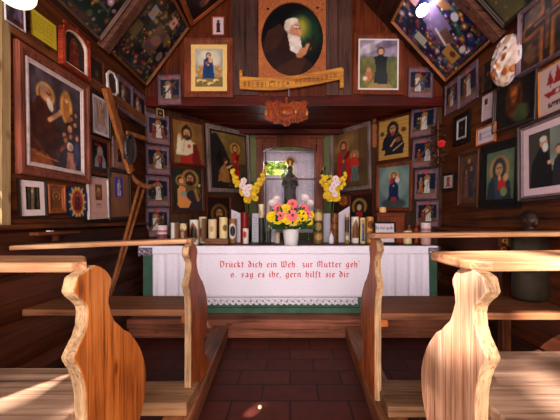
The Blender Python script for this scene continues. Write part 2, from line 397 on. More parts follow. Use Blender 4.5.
# windows left
for n,w in ((1,W1),(2,W2)):
    fr=MB()
    for y0,y1,z0,z1 in ((w[0],w[0]+.04,w[2],w[3]),(w[1]-.04,w[1],w[2],w[3]),(w[0],w[1],w[2],w[2]+.03),(w[0],w[1],w[3]-.04,w[3])): fr.box(WL-.1,WL-.04,y0,y1,z0,z1)
    fo=struct(fr.build('window_%d'%n,'plainwood')); 
    mu=MB(); c=(w[0]+w[1])/2; mu.box(WL-.08,WL-.055,c-.012,c+.012,w[2],w[3]); zc=(w[2]+w[3])/2; mu.box(WL-.08,WL-.055,w[0],w[1],zc-.012,zc+.012); mu.build('muntin','plainwood',fo)
    MB().box(WL-.07,WL-.066,w[0]+.03,w[1]-.03,w[2]+.02,w[3]-.03).build('pane','glass',fo)
struct(MB().box(WL,WL+.02,W1[1],W1[1]+.045,1.0,ZE-.02).build('trim_1',wood('pale_post',(110,80,50),(170,138,96),'Z',.6)))
struct(MB().box(WL,WL+.02,W1[1]+.045,YG,1.995,2.06).build('trim_2',wood('wall_batten',(90,46,24),(150,88,50),'Y',.55)))
struct(MB().box(WL,WL+.045,W1[0],YG,.985,1.005).build('trim_3','wallwood'))
struct(MB().box(WR-.09,WR,1.3,YG-.03,.935,.96).build('trim_4','wallwood'))
# rear wall with broad entrance
mb=MB(); E=(-1.28,1.05,3.1); ztop=4.4
f=lambda a,b,c:(a,YR+c,b)
planks(mb,f,WL,E[0],0,3.3,[.17],0); planks(mb,f,E[1],WR,0,3.3,[.16],0); planks(mb,f,E[0],E[1],E[2],4.6,[.2],0)
struct(mb.build('wall_back','wallwoodz'))
# gable wall (above chancel opening)
apx=(SL*(-WL)*1.0)
def roofz(x): return min(ZE+SL*(x-WL),ZE+SR*(WR-x))
mb=MB(); x=WL; i=0; rs=random.Random(3)
while x<WR-.001:
    w=min(rs.uniform(.15,.21),WR-x); x1=x+w; t=rs.uniform(0,.004)
    zz=[roofz(x+.002),roofz(x1-.002)]
    mb.prism([(x+.0015,ZA),(x1-.0015,ZA),(x1-.0015,zz[1]+.02),(x+.0015,zz[0]+.02)],YG-t,YG+.06,lambda a,b,c:(a,c,b)); x=x1
struct(mb.build('wall_front','gable'))
struct(MB().box(WL,WR,YG-.02,YG+.06,2.165,2.26).build('trim_5','redbeam',bevel=.004))
def gx(px): return (px-PX0)/100.0
def gz(py): return HC+(PY0-py)/100.0
g=MB()
for a,b_ in ((232.5,245),(245.6,258),(326,338),(338.6,351)): g.box(gx(a),gx(b_),YG-.018,YG,gz(96),roofz(gx(a)) if a<290 else roofz(gx(b_)))
struct(g.build('trim_6','greyboard'))
# roof
rl=MB(); Lw=(-.05-WL)
for side in (0,1):
    mb=MB(); pl=PSL if side==0 else PSR
    L=2.25
    f=lambda a,b,c: pl.p+ (pl.y if pl.y.z>0 else -pl.y)*(a-.12)+Vector((0,1,0))*b+pl.n*c
    planks(mb,f,0,L+.2,YR-.1,YG,[.16,.19,.14],0,jit=.006)
    vs=[f(a,b_,c) for a in (-.1,L+.4) for b_ in (YR-.1,YG+.1) for c in (-.06,-.028)]; mb.add(vs,[(0,1,3,2),(4,6,7,5),(0,4,5,1),(2,3,7,6),(0,2,6,4),(1,5,7,3)])
    struct(mb.build('ceiling' if side==0 else 'ceiling.001','roof'))
up=lambda pl:(pl.y if pl.y.z>0 else -pl.y)
def slope_box(pl,a0,a1,y0,y1,t0,t1): 
    U=up(pl); vs=[pl.p+U*a+Vector((0,1,0))*y+pl.n*c for a in (a0,a1) for y in (y0,y1) for c in (t0,t1)]
    return MB().add(vs,[(0,1,3,2),(4,6,7,5),(0,4,5,1),(2,3,7,6),(0,2,6,4),(1,5,7,3)])
struct(slope_box(PSL,0,2.2,2.17,2.25,0,.06).build('trim_7','rafter',bevel=.004)); struct(slope_box(PSR,0,2.0,2.03,2.11,0,.06).build('trim_8','rafter',bevel=.004))
# apse
def wall_between(name,A,B,z0,z1,mat,pieces=None):
    A=Vector((*A,0));B=Vector((*B,0));u=(B-A).normalized(); n=Vector((u.y,-u.x,0))
    mb=MB(); L=(B-A).length
    f=lambda a,b,c:A+u*a+Vector((0,0,b))+n*c
    planks(mb,f,0,L,z0,z1,[.2,.18],0,.003,.002)
    vs=[f(a,b_,c) for a in (-.1,L+.1) for b_ in (z0,z1+.1) for c in (-.07,-.028)]; mb.add(vs,[(0,1,3,2),(4,6,7,5),(0,4,5,1),(2,3,7,6),(0,2,6,4),(1,5,7,3)])
    return struct(mb.build(name,mat))
AB=(-.54,YB); BB=(.56,YB)
o=wall_between('wall_apse_left',(WL,YG),AB,0,ZA,'apsewall'); o.name='wall_left.001'
o=wall_between('wall_apse_right',BB,(WR,YG),0,ZA,'apsewall'); o.name='wall_right.001'
# apse lower strips green-grey behind candles
nx0,nx1,nz0,nz1=-.355,.345,.86,1.965
mb=MB(); f=lambda a,b,c:(a,YB-c,b)
planks(mb,f,AB[0],nx0,0,ZA,[.1],0); planks(mb,f,nx1,BB[0],0,ZA,[.11],0); planks(mb,f,nx0,nx1,0,nz0,[.2],0); planks(mb,f,nx0,nx1,nz1,ZA,[.2],0)
struct(mb.build('wall_front.001','greenwall'))
mb=MB(); f=lambda a,b,c:(b,a,ZA-c)
planks(mb,f,YG+.06,YB+.1,WL,WR,[.13,.15],0,.008,.012); mb.box(WL-.1,WR+.1,YG+.05,YB+.2,ZA+.028,ZA+.06)
struct(mb.build('ceiling.002','redceil'))
struct(MB().box(-.75,.77,3.72,3.80,ZA-.055,ZA-.002).build('trim_9','redbeam'))
# step and kerbs
st=MB(); st.box(WL+.04,WR-.04,2.50,YB,.085,.17); st.box(WL+.04,WR-.04,2.53,YB,0,.083)
struct(st.build('trim_10','step',bevel=.006))
def kerb(name,pts,sgn):
    mb=MB(); (x0,y0),(x1,y1)=pts
    h=.12;w=.13
    vs=[]
    for x,y in pts:
        for dx in (0,w):
            for z in (0,h): vs.append((x+sgn*dx,y,z))
    mb.add(vs,[(0,1,3,2),(4,6,7,5),(0,4,5,1),(2,3,7,6),(0,2,6,4),(1,5,7,3)])
    return struct(mb.build(name,'kerb',bevel=.012))
kerb('trim_11',[(-.41,.5),(-.532,2.495)],-1); kerb('trim_12',[(.37,.5),(.475,2.495)],1)
# ================================================================ PEWS
NEAR=[(.682,.896),(.671,.863),(.683,.848),(.699,.835),(.714,.818),(.718,.802),(.714,.771),(.703,.749),(.685,.73),(.671,.711),(.675,.70),(.69,.675),(.699,.652),(.707,.625),(.711,.603),(.714,.547),(.714,.35),(.71,.12)]
FAR=[(1.04,.12),(1.045,.16),(1.02,.195),(.965,.225),(.945,.26),(.95,.31),(.967,.363),(.986,.387),(1.0,.42),(1.007,.453),(1.01,.49),(1.007,.52),(.997,.55),(.986,.574),(.97,.603),(.948,.633),(.906,.68),(.875,.70),(.853,.721),(.828,.743),(.817,.762),(.806,.79),(.801,.803),(.803,.82),(.806,.835),(.814,.85),(.815,.865),(.804,.88),(.788,.895),(.765,.908),(.744,.915)]
def plate(mb,x,t,dy,zs=1.0,front=False):
    pts=[(d+dy,z if z<.7 else .7+(z-.7)*zs) for d,z in NEAR]+[(d+dy,z if z<.7 else .7+(z-.7)*zs) for d,z in FAR]
    return mb.prism(pts,x,x+t,lambda a,b,c:(c,a,b))
def pew(label,side,xa,dy,t,seat_d,seat_z,board,bm,sm,pm,kn,zs=1.0,cleat=True,slant=0):
    s=-1 if side=='L' else 1; xw=(WL+.042) if s<0 else (WR-.042)
    r=root('church_pew',label,'pew',((xa+xw)/2,dy+.85,0)); off=-Vector(r.location)
    def fin(mb,name,mat,**k):
        o=mb.build(name,mat,r,**k); o.data.transform(Matrix.Translation(off)); return o
    o=fin(plate(MB(),xa,s*t,dy,zs),'end_panel',pm,bevel=.004)
    o.data.materials.append(M['pewedge'])
    for p in o.data.polygons:
        if abs(p.normal.x)<.5 and p.normal.y<.3: p.material_index=1
    x1=xw-s*.001
    fin(MB().prism([(xa+s*t,seat_d[0]),(x1,seat_d[0]),(x1,seat_d[1]),(xa+s*t,seat_d[1])],seat_z-.035,seat_z,lambda a,b,c:(a,b,c)),'seat',sm,bevel=.006)
    d0,d1,z0,z1,zl0,endx=board  # zl0 drop towards the wall
    c=.022 if s<0 else .05
    eb=endx+s*slant
    pts=[(eb,d1-.02),(eb+s*.02,d1),(xw,d1),(xw,d0),(endx+s*c,d0),(endx+s*.012,d0+.02),(endx,d0+c)]
    mb=MB().prism(pts,z0,z1,lambda a,b,cc:(a,b,cc-zl0*abs(a-endx)/abs(xw-endx)))
    fin(mb,'shelf_board',bm,bevel=.006)
    if kn: fin(MB().box(min(kn[0],xw),max(kn[0],xw),kn[1],kn[2],.1205 if False else .122,kn[3]),'kneeler','knee',bevel=.006)
    if cleat:
        fin(MB().box(min(xa+s*t,xa+s*(t+.04)),max(xa+s*t,xa+s*(t+.04)),seat_d[0]+.02,seat_d[1]-.05,seat_z-.075,seat_z-.037),'cleat',pm)
    return r
pew('near left pew with orange-brown curved end panel and sun-striped seat','L',-.5,0,.032,(.60,.925),.56,(.70,.845,.902,.927,.0,-.505),'board','seat','pew',None,slant=.075)
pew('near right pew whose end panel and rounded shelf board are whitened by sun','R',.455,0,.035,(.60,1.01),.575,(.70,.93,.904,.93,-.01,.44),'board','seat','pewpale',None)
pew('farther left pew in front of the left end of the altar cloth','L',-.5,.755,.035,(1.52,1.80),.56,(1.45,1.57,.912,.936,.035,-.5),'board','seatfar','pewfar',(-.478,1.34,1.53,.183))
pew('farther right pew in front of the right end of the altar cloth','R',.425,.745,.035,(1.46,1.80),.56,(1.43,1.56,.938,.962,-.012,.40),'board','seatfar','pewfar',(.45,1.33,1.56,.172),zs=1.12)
tag(MB().ball((P(260,409,1.58).x,1.58,.011),.012,8,(1,.8,.9)).build('pebble','stone',smooth=True),'small pale pebble lying on the brick floor of the aisle','pebble')
# ================================================================ ALTAR
r=root('altar','long green painted wooden altar table under white cloth','altar',(0,2.9,.17))
fp=[(-1.37,2.70),(-1.37,2.88),(-.83,3.50),(.85,3.50),(1.37,2.92),(1.37,2.70)]
o=MB().prism(fp,.171,.755,lambda a,b,c:(a,b-2.9,c-.17)).build('body','green',r,bevel=.004)
fp2=[(-1.39,2.67),(-1.39,2.87),(-.86,3.52),(.88,3.52),(1.39,2.92),(1.39,2.67)]
MB().prism(fp2,.755,.785,lambda a,b,c:(a,b-2.9,c-.17)).build('table_top',wood('altar_top',(44,26,22),(92,60,48),'X',.5),r)
MB().box(-1.38,1.38,2.675-2.9,2.70-2.9,.001,.05).build('plinth','green',r)
# cloth
def sheet(nx,ny,fn):
    vs=[fn(i/(nx-1),j/(ny-1)) for j in range(ny) for i in range(nx)]
    return MB().add(vs,[(j*nx+i,j*nx+i+1,(j+1)*nx+i+1,(j+1)*nx+i) for j in range(ny-1) for i in range(nx-1)])
cl=root('altar_cloth','white altar cloth hanging over the altar front with red blackletter embroidery','cloth',(0,2.66,.32))
CX0,CX1=-1.26,1.27; ZT=.789; ZB=.322; YC=2.655
def fold(x,v):
    e=max(0,min(1,(abs(x)-.72)/.25)); return e*(1-v*.7)*(.012*math.sin(x*58)+.008*math.sin(x*97+1))
def cf(u,v):
    x=CX0+(CX1-CX0)*u; k=v
    if k<.85:
        vv=k/.85; return (x,fold(x,vv)-.002*math.sin(x*9),ZB-.32+(ZT-ZB)*vv)
    a=(k-.85)/.15; return (x,a*.02,ZT-.32+.001)
MBc=sheet(260,24,cf); o=MBc.build('front_panel','cloth',cl,smooth=True); sm=o.modifiers.new('s','SOLIDIFY'); sm.thickness=.0025
# hem line, lace
def lacegrid(x0,x1,zt,depth,y,scal,cell=.0062):
    mb=MB(); n=int((x1-x0)/cell); m=int(depth/cell)+1
    for i in range(n):
        for j in range(m):
            x=x0+(i+.5)*cell; z=j*cell
            lim=depth*(.72+.28*abs(math.sin(math.pi*x/scal)))
            if z>lim: continue
            ph=(x%scal)/scal-.5; zz=(z-depth*.45)
            hole=((ph*scal)**2+zz**2)<(scal*.14)**2
            if hole or ((i*3+j*5)%11==0 and 1<j and z<lim-cell*1.2): continue
            a=x0+i*cell; b=zt-z
            mb.add([(a,y,b),(a+cell,y,b),(a+cell,y,b-cell),(a,y,b-cell)],[(0,1,2,3)])
    return mb
lc=lacegrid(-.80,.62,ZB-.32-.002,.066,-.0045,.055).build('lace_trim','lace',cl); m_=lc.modifiers.new('s','SOLIDIFY'); m_.thickness=.0015
G={'i':(2,[[(.5,3.5),(1,4),(1,.5),(1.5,0)],[(.8,5.2),(1.3,5.8)]]),'r':(2.9,[[(.5,3.5),(1,4),(1,.3),(1.4,0)],[(1,3.3),(2,4),(2.5,3.5)]]),
'n':(4,[[(.5,3.6),(1,4),(1,.2)],[(1,3.2),(2.2,4),(3,3.3),(3,.6),(3.5,0)]]),'u':(4,[[(1,4),(1,.6),(1.6,0),(3,.9)],[(3,4),(3,.5),(3.5,0)]]),
'c':(3.1,[[(2.8,3.4),(2,4),(1,3.2),(1,.8),(1.8,0),(2.8,.6)]]),'k':(3.5,[[(1,6),(1,0)],[(1,2.6),(2,4),(2.8,3.6)],[(1.2,2.4),(2.9,0)]]),
't':(2.8,[[(1.2,5.3),(1.2,.6),(1.8,0),(2.6,.5)],[(.4,4),(2.4,4)]]),'d':(4,[[(.8,6.2),(3,3.8),(3,.8),(2,0),(1,.8),(1,3.2),(2,4),(2.8,3.4)]]),
'h':(4,[[(1,6),(1,.2)],[(1,3.2),(2.2,4),(3,3.2),(3,.8),(2.2,-1)]]),'e':(3.2,[[(1,2),(2.8,3),(2,4),(1,3.2),(1,.8),(1.8,0),(2.8,.6)]]),
'z':(3.2,[[(.8,4),(2.6,3.7),(1.2,2.2),(2.6,1.2),(2.4,-.4),(1,-1.2)]]),'g':(4,[[(2.9,4),(1.8,4),(1,3.2),(1,.9),(1.8,.2),(3,.9)],[(3,4),(3,-.6),(2,-1.6),(1,-1)]]),
's':(3.4,[[(2.8,3.5),(2,4),(1,3.2),(2.8,1),(2,0),(.9,.6)]]),'a':(4,[[(1,3.6),(2,4),(3,3.3),(3,.5),(3.4,0)],[(3,2.2),(1.4,1.6),(1,.7),(1.8,0),(3,.8)]]),
'o':(4,[[(2,4),(1,3.2),(1,.8),(2,0),(3,.8),(3,3.2),(2,4)]]),'f':(2.7,[[(2.8,5.6),(2,6),(1.3,5),(1.3,-1)],[(.5,4),(2.3,4)]]),'l':(2,[[(1,6),(1,.5),(1.6,0)]]),
'D':(5.2,[[(1,6),(1,.4),(2.6,0),(4,1.5),(4,4.4),(2.6,6),(.4,5.8)]]),'W':(6.2,[[(.4,5.6),(1,6),(1,.8),(2,0),(3,.8),(3,5.8)],[(3,.8),(4,0),(5.2,1),(5.2,5),(4.4,6)]]),
'M':(6.3,[[(.4,0),(1,.4),(1,5.2),(2,6),(3,5.2),(3,.3)],[(3,5.2),(4,6),(5,5.2),(5,.5),(5.5,0)]]),'.':(1.8,[[(.3,.3),(1.2,.9)]]),"'":(1.2,[[(.6,6.2),(.7,5.2)]]),',':(1.6,[[(.9,.5),(.6,-.8)]]),' ':(3.0,[])}
def strokes(mb,text,x0,x1,z,hs,y,nib=.72):
    T=[]; 
    adv=sum(G['u' if c=='ü' else c][0]+.35 for c in text); k=(x1-x0)/adv; x=0
    n=Vector((math.cos(math.radians(38)),math.sin(math.radians(38))))*nib/2
    for c in text:
        gl=G['u' if c=='ü' else c]; ss=list(gl[1])
        if c=='ü': ss=ss+[[(.9,5.2),(1.4,5.8)],[(2.7,5.2),(3.2,5.8)]]
        for st in ss:
            for (a,b_),(c2,d) in zip(st,st[1:]):
                q=[(a-n.x,b_-n.y),(a+n.x,b_+n.y),(c2+n.x,d+n.y),(c2-n.x,d-n.y)]
                e=.13*nib
                t=Vector((c2-a,d-b_)); t=t.normalized() if t.length else Vector((1,0)); pr=Vector((-t.y,t.x))*e
                mb.add([(x0+(x+p[0])*k,y,z+p[1]*hs) for p in q],[(0,1,2,3)])
                q=[(a-pr.x,b_-pr.y),(a+pr.x,b_+pr.y),(c2+pr.x,d+pr.y),(c2-pr.x,d-pr.y)]
                mb.add([(x0+(x+p[0])*k,y-.0002,z+p[1]*hs) for p in q],[(0,1,2,3)])
        x+=gl[0]+.35
    return mb
px=lambda p:(p-PX0)/F*2.65; pz=lambda p:HC-(p-PY0)/F*2.65
def words(text,x0,x1,z,hs):
    adv=sum(G['u' if c=='ü' else c][0]+.35 for c in text); k=(x1-x0)/adv; x=x0
    for w in text.split(' '):
        wd=sum(G['u' if c=='ü' else c][0]+.35 for c in w)*k
        o=strokes(MB(),w,x,x+wd,z,hs,-.006,nib=1.1).build('embroidered_word','redthread',cl); m_=o.modifiers.new('s','SOLIDIFY'); m_.thickness=.0008
        x+=wd+(G[' '][0]+.35)*k
words('Drückt dich ein Weh. zur Mutter geh\'',px(219.5),px(360),pz(267.2)-.32,.0091)
words('o. sag es ihr, gern hilft sie dir',px(230),px(349.5),pz(277.2)-.32,.0091)
# runner over the altar edge with lace corners
ru=root('altar_runner','narrow white lace-cornered runner along the altar table edge','cloth',(0,2.66,.71))
def rf(u,v):
    x=-1.385+2.74*u
    if v<.7: return (x,-.011-.004*math.sin(x*31)*(1-v),ZT+.003-.71-.075*(1-v/.7))
    return (x,-.011+(v-.7)/.3*.05,ZT+.0035-.71)
o=sheet(160,8,rf).build('hanging_edge','cloth',ru,smooth=True); m_=o.modifiers.new('s','SOLIDIFY'); m_.thickness=.002
for x0,x1 in ((-1.385,-1.25),(1.26,1.355)):
    o=lacegrid(x0,x1,ZT-.71-.01,.078,-.019,.045).build('lace_corner',flat('lace_pattern',(120,100,112),.9),ru)
# ================================================================ PICTURES
def Q(x0,yl0,yl1,x1,yr0,yr1): return [(x0,yl0),(x1,yr0),(x1,yr1),(x0,yl1)]   # TL,TR,BR,BL
RB=(120,34,24); SK=(206,150,108); OLD=(190,130,96)
# --- left wall
def p_big(p):
    p.noise(.2,7,1)
    p.C[:]=(52,42,52); p.ell(.5,.8,.5,(84,66,72),a=.7); p.ell(.7,.3,.35,(70,44,34),a=.7); p.noise(.25,6,2)
    p.ell(.28,.76,.17,(214,150,70)); p.ell(.27,.755,.125,(110,64,42)); p.poly([(.0,0),(0,.55),(.15,.72),(.3,.66),(.46,.52),(.5,.3),(.42,0)],(66,30,22))
    p.ell(.27,.765,.095,(190,130,96),1.15); p.ell(.355,.665,.05,(206,184,166),2.1,.35); p.ell(.22,.83,.07,(150,120,104),.6,.5); p.ell(.33,.765,.012,(40,22,18)); p.line(.355,.775,.385,.74,.018,(176,116,84)); p.line(.3,.78,.35,.77,.012,(60,30,20))
    p.ell(.68,.72,.13,(206,140,66),2.0); p.ell(.68,.73,.07,(150,92,54),2.2); p.ell(.68,.8,.04,(206,150,100)); p.ell(.69,.62,.07,(176,110,60),1.3)
    p.line(.34,.5,.55,.62,.035,(196,136,96)); p.ell(.55,.63,.04,SK)
    p.ell(.72,.5,.06,(40,22,18),1.3); p.ell(.75,.48,.05,(180,120,90),1.3); p.poly([(.55,0),(.6,.3),(.68,.42),(.85,.42),(.97,.25),(1,0)],(54,44,60))
    p.ell(.86,.56,.055,(70,40,30)); p.ell(.87,.55,.04,(176,116,84)); p.ell(.62,.4,.05,(70,40,28)); p.ell(.63,.385,.04,(190,126,92))
    p.ell(.75,.27,.07,(206,180,170)); p.ell(.76,.26,.045,(190,130,100)); p.poly([(.66,0),(.7,.2),(.82,.2),(.88,0)],(160,100,80))
    p.poly([(0,0),(.0,.14),(.3,.12),(.42,0)],(130,66,34)); p.line(.1,.1,.5,.06,.012,(170,100,50)); p.line(0,.3,.25,.1,.02,(90,44,28)); 
    for x,y,c in ((.8,.62,(60,34,26)),(.9,.68,(50,40,50)),(.66,.34,(120,70,44)),(.92,.4,(84,60,70)),(.78,.4,(104,54,34))): p.ell(x,y,.05,c,1.2); p.ell(x-.012,y-.01,.032,(190,126,90),1.2)
    p.line(.56,.2,.66,.28,.03,(120,60,40)); p.line(.9,.3,.88,.1,.05,(60,70,100)); p.noise(.22,14,5)
picture(PLW,Q(14,38,175,87,87,183),p_big,'large painting of a bearded haloed monk preaching to people, in a broad rough frame',fc=(150,78,58),b=.10,t=.03,liner=(.045,(206,180,176)),res=100,off=.006)
def p_mat1(p): p.C[:]=(20,16,14); p.line(.45,0,.5,1,.12,(110,90,70)); p.line(.2,0,.22,1,.05,(110,84,44),.7); p.line(.85,0,.85,1,.06,(96,76,50),.7); p.ell(.47,.8,.1,(180,150,120)); p.noise(.3,9,3)
picture(PLW,Q(17,177.5,218.5,44.5,181,216),p_mat1,'white-matted picture of a pale hanging figure under the big monk painting',fc=(40,22,18),b=.05,mat=(232,206,206),mb=.22)
def p_sm(p): p.C[:]=(120,66,32); p.noise(.2,6,4); p.ell(.5,.5,.36,(70,36,20),1.4); p.bust(.5,.62,.16,(104,60,30),(150,96,56),halo=(170,110,50)); 
picture(PLW,Q(46,184,213.5,64,185,213),p_sm,'small orange-brown framed saint beside the blue medallion picture',fc=(176,92,44),b=.2)
def p_blue(p):
    p.C[:]=(22,36,92); p.ell(.5,.5,.36,(206,150,60),1.45); p.ell(.5,.5,.27,(150,50,40),1.6)
    for k in range(14):
        a=k/14*6.283; p.line(.5+.3*math.cos(a),.5+.42*p.asp*math.sin(a)*1.1,.5+.42*math.cos(a),.5+.6*p.asp*math.sin(a)*1.02,.03,(214,170,84))
    p.fig(.5,.22,.56,.22,(84,30,34),(150,100,70),(40,20,14),cloak=(60,24,36))
def octo(r,W,H,c=.22,t=.006,z0=0,mat='dark',name='backing'):
    w,h=W/2,H; k=c*W
    pts=[(-w+k,0),(w-k,0),(w,k),(w,h-k),(w-k,h),(-w+k,h),(-w,h-k),(-w,k)]
    return pts
def octmask(p,c): 
    U=p.U; V=p.V/p.asp; H=1/p.asp
    return (U+V>=c)&((1-U)+V>=c)&(U+(H-V)>=c)&((1-U)+(H-V)>=c)
W,H,loc,R=PLW.quad(Q(65,186.5,217,85.5,187,217),.004)
r=root('medallion_picture','blue corner-cut plaque with a figure in a golden oval glory','picture',loc,R)
MB().prism(octo(r,W,H),0,.012,lambda a,b,c:(a,b,c)).build('backing',flat('navy',(20,30,80),.4),r)
p=Pt(44,int(44*H/W),asp=W/H); p_blue(p); p.mesh(W*.98,H*.98,'print','paint',r,z=.0135,mask=octmask(p,.23)).location=(0,H*.01,0)
def p_pink(p): p.C[:]=(196,150,136); p.noise(.04,5,1); p.rect(.34,.44,.72,.86,(96,52,32)); p.ell(.53,.65,.13,(140,84,50),1.3); p.ell(.53,.72,.07,(180,124,80)); p.lines(.4,.68,[.36,.32,.28],(120,70,70),2); p.lines(.2,.85,[.1],(170,110,110),3,.6)
picture(PLW,Q(86.5,176,219.5,107,178.5,218.5),p_pink,'pink sheet with a small dark print above a few lines, white edged',fc=(226,206,204),b=.045)
def p_bluec(p): p.C[:]=(128,84,60); p.noise(.08,6,2); p.rect(.22,.46,.66,.9,(58,50,150)); p.fig(.46,.48,.38,.17,(190,176,180),(190,150,130),(150,120,110)); p.lines(.3,.75,[.3,.25,.2],(96,60,46),5,.6)
picture(PLW,Q(107.5,168,221,129.5,173,218.5),p_bluec,'brown card with a blue rectangle and pale standing figure in a dark frame',fc=(60,44,38),b=.08,off=.012)
def p_nun(p): p.C[:]=(26,16,18); p.bust(.5,.66,.13,(70,30,26),(176,116,90),(140,110,110),cloak=(130,120,134)); p.ell(.42,.4,.12,(150,70,50),1.3); p.ell(.35,.88,.25,(130,30,24),.12)
picture(PLW,Q(88.5,135,174,109,140.5,177),p_nun,'small dark print of a white-veiled figure in a red-brown frame',fc=(110,50,28),b=.13)
def p_gray(p): p.C[:]=(160,140,146); p.noise(.2,7,3); p.rect(.2,.25,.8,.92,(120,96,92),.7); p.fig(.5,.22,.68,.35,(170,130,96),(200,160,130),(110,80,60),halo=(190,160,110)); 
picture(PLW,Q(89.5,90,134,109,100.5,140),p_gray,'pale grey haloed figure print in thin black frame, right of the big painting',fc=(34,26,26),b=.08,mat=(206,190,192),mb=.1)
def p_tan(p): p.C[:]=(140,100,80); p.noise(.1,6,6); p.fig(.55,.2,.62,.3,(52,36,34),(150,110,80),(40,26,20))
picture(PLW,Q(111,136.5,167,125,141.5,171),p_tan,'small tan print of a dark-robed figure partly behind the slanting cross',fc=(150,110,104),b=.08)
def p_dk(p): p.C[:]=(34,20,16); p.bust(.5,.6,.16,(60,30,20),(100,62,40)); p.noise(.2,8,2)
picture(PLW,Q(88,52,92,104,62,99),p_dk,'dark narrow brown-framed panel right of the arched red frame',fc=(110,58,32),b=.16,off=.003,t=.012)
# octagonal white frame
W,H,loc,R=PLW.quad(Q(106,68.5,92,117,76,97),.03,maxroll=.1)
r=root('octagonal_frame','small white-rimmed octagonal frame hanging below the left painted ceiling','picture',loc,R)
mb=MB(); a=octo(r,W,H,.28); ins=[(x*.76,H*.5+(y-H*.5)*.86) for x,y in a]; n=8
vs=[(x,y,z) for z in (0,.012) for L in (a,ins) for x,y in L]
mb.add(vs,[(8*0+i,(i+1)%8,16+(i+1)%8,16+i) for i in range(8)]+[(16+i,16+(i+1)%8,24+(i+1)%8,24+i) for i in range(8)]+[(8+i,8+(i+1)%8,24+(i+1)%8,24+i) for i in range(8)])
mb.build('frame',flat('white_rim',(226,214,206),.5),r)
MB().prism(ins,0,.003,lambda a,b,c:(a,b,c)).build('print',flat('dark_brown_print',(58,32,24),.4,noise=.4,nscale=40),r)
def station(p,seed):
    rs=random.Random(seed); p.C[:]=(112,84,92); p.noise(.06,6,seed)
    p.rect(.06,.18,.94,.88,(20,25,44)); p.rect(.06,.18,.94,.32,(112,82,54),.8); p.noise(.2,9,seed+40)
    for k in range(rs.randint(3,5)):
        x=rs.uniform(.24,.76); c=rs.choice([(120,44,30),(60,70,96),(150,90,50),(44,52,40),(96,50,40)]); p.fig(x,.22,rs.uniform(.42,.56),.19,c,(176,124,92),(60,34,24))
    x=rs.uniform(.35,.65); p.fig(x,.21,.58,.24,(186,174,166),(170,120,92),(90,50,30),halo=(150,110,56))
    if seed%2: p.line(.2,.3,.8,.8,.035,(96,60,40)); p.line(.5,.8,.8,.55,.03,(96,60,40))
    p.line(.5,.87,.5,.97,.03,(196,50,40)); p.line(.42,.92,.58,.92,.03,(196,50,40))
    p.rect(.06,.04,.94,.14,(130,84,82),.8); p.lines(.2,.8,[.16,.12],(90,50,60),seed,.7)
LAV=(124,96,112)
def st(pl,q,seed,label,**k): picture(pl,q,lambda p:station(p,seed),label,fc=LAV,b=.05,t=.014,name='station_picture',group='lavender-edged station of the cross prints',gloss=True,**k)
st(PLW,Q(117,74,109,131,86,118.5),1,'lavender-framed way-of-the-cross print, left of the joined pair on the left wall')
st(PLW,Q(131.5,86.5,118.5,145,97,128),2,'lavender-framed way-of-the-cross print, right of the joined pair on the left wall')
st(PG,Q(158.5,75.5,105.7,181.5,75,105),3,'lavender-framed station print beside the madonna picture on the front boards',off=.022)
for k,(q,sd,lb) in enumerate([(Q(146.5,112,143,169,117,145.5),4,'topmost station print of the left column in the altar recess'),(Q(146,145,174,169,147,175.5),5,'station print second from top in the left column of the altar recess'),
  (Q(146,176,206,169,176.5,207),6,'station print third from top in the left column, a pale fallen figure'),(Q(146,208,237,169,207.5,236),7,'lowest station print in the left column, behind the striped candle')]):
    st(PAL,q,sd,lb,off=.01)
def p_tiny(p): p.C[:]=(46,26,24); p.ell(.5,.5,.25,(130,90,70))
picture(PAL,Q(156.5,108.5,117,164,109.5,118),p_tiny,'tiny gold-edged picture overlapping the topmost left station print',fc=(206,160,110),b=.14,t=.008,off=.05)
# arched frame
W,H,loc,R=PLW.quad(Q(58,16,65,87,40,81),.03,maxroll=.02)
r=root('arched_frame','red and gilt carved frame with arched top around a dark red figure','picture',loc,R)
mb=MB(); n=24
def archpts(w,h,y0):
    pts=[(-w/2,y0),(w/2,y0)]; rise=w*.30
    for k in range(n+1):
        a=math.pi*k/n; pts.append((w/2*math.cos(a),h-rise+rise*math.sin(a)))
    return pts
def ringext(mb,A,B,z0,z1):
    m=len(A); vs=[(x,y,z) for z in (z0,z1) for L in (A,B) for x,y in L]
    for i in range(m):
        j=(i+1)%m; mb.add([],[]) ; 
    o=len(mb.v); mb.v+=vs
    for i in range(m):
        j=(i+1)%m
        for q in ((i,j,2*m+j,2*m+i),(m+i,m+j,3*m+j,3*m+i),(2*m+i,2*m+j,3*m+j,3*m+i)): mb.f.append(tuple(o+a for a in q))
    return mb
A=archpts(W,H*.97,0); B=archpts(W*.80,H*.89,W*.10); C=archpts(W*.72,H*.86,W*.14)
redf=wood('red_carved_frame',(70,14,8),(176,62,36),'Z',.35,3)
ringext(MB(),A,B,0,.03).build('frame',redf,r,bevel=.003); ringext(MB(),B,C,0,.022).build('liner',flat('pale_liner',(232,196,180),.4),r)
for s in (-1,1):
    mb=MB()
    for k in range(19): mb.ball((s*W*.45,H*(.05+k*.0425),.029),.007,5,(1,1.8,.7))
    mb.build('carved_ornament',redf,r,smooth=True)
for x_ in (-.42,0,.42): MB().ball((x_*W,H*(.945 if x_==0 else .90),.028),.013,6,(1.3,1.1,.6)).build('rosette',redf,r,smooth=True)
p=Pt(36,56,(30,14,10),asp=W/H); p.fig(.5,.1,.72,.42,(116,34,20),(150,80,50),(50,24,14),halo=(130,60,30)); p.noise(.3,8,3)
Bm=(((p.U-.5)/.5)**2+(np.maximum(0,(p.V-.66))/.34)**2)<=1.05; Bm|=p.V<.66
p.mesh(W*.74,H*.86-W*.13,'print','paint',r,z=.006,mask=Bm).location=(0,W*.13,0)
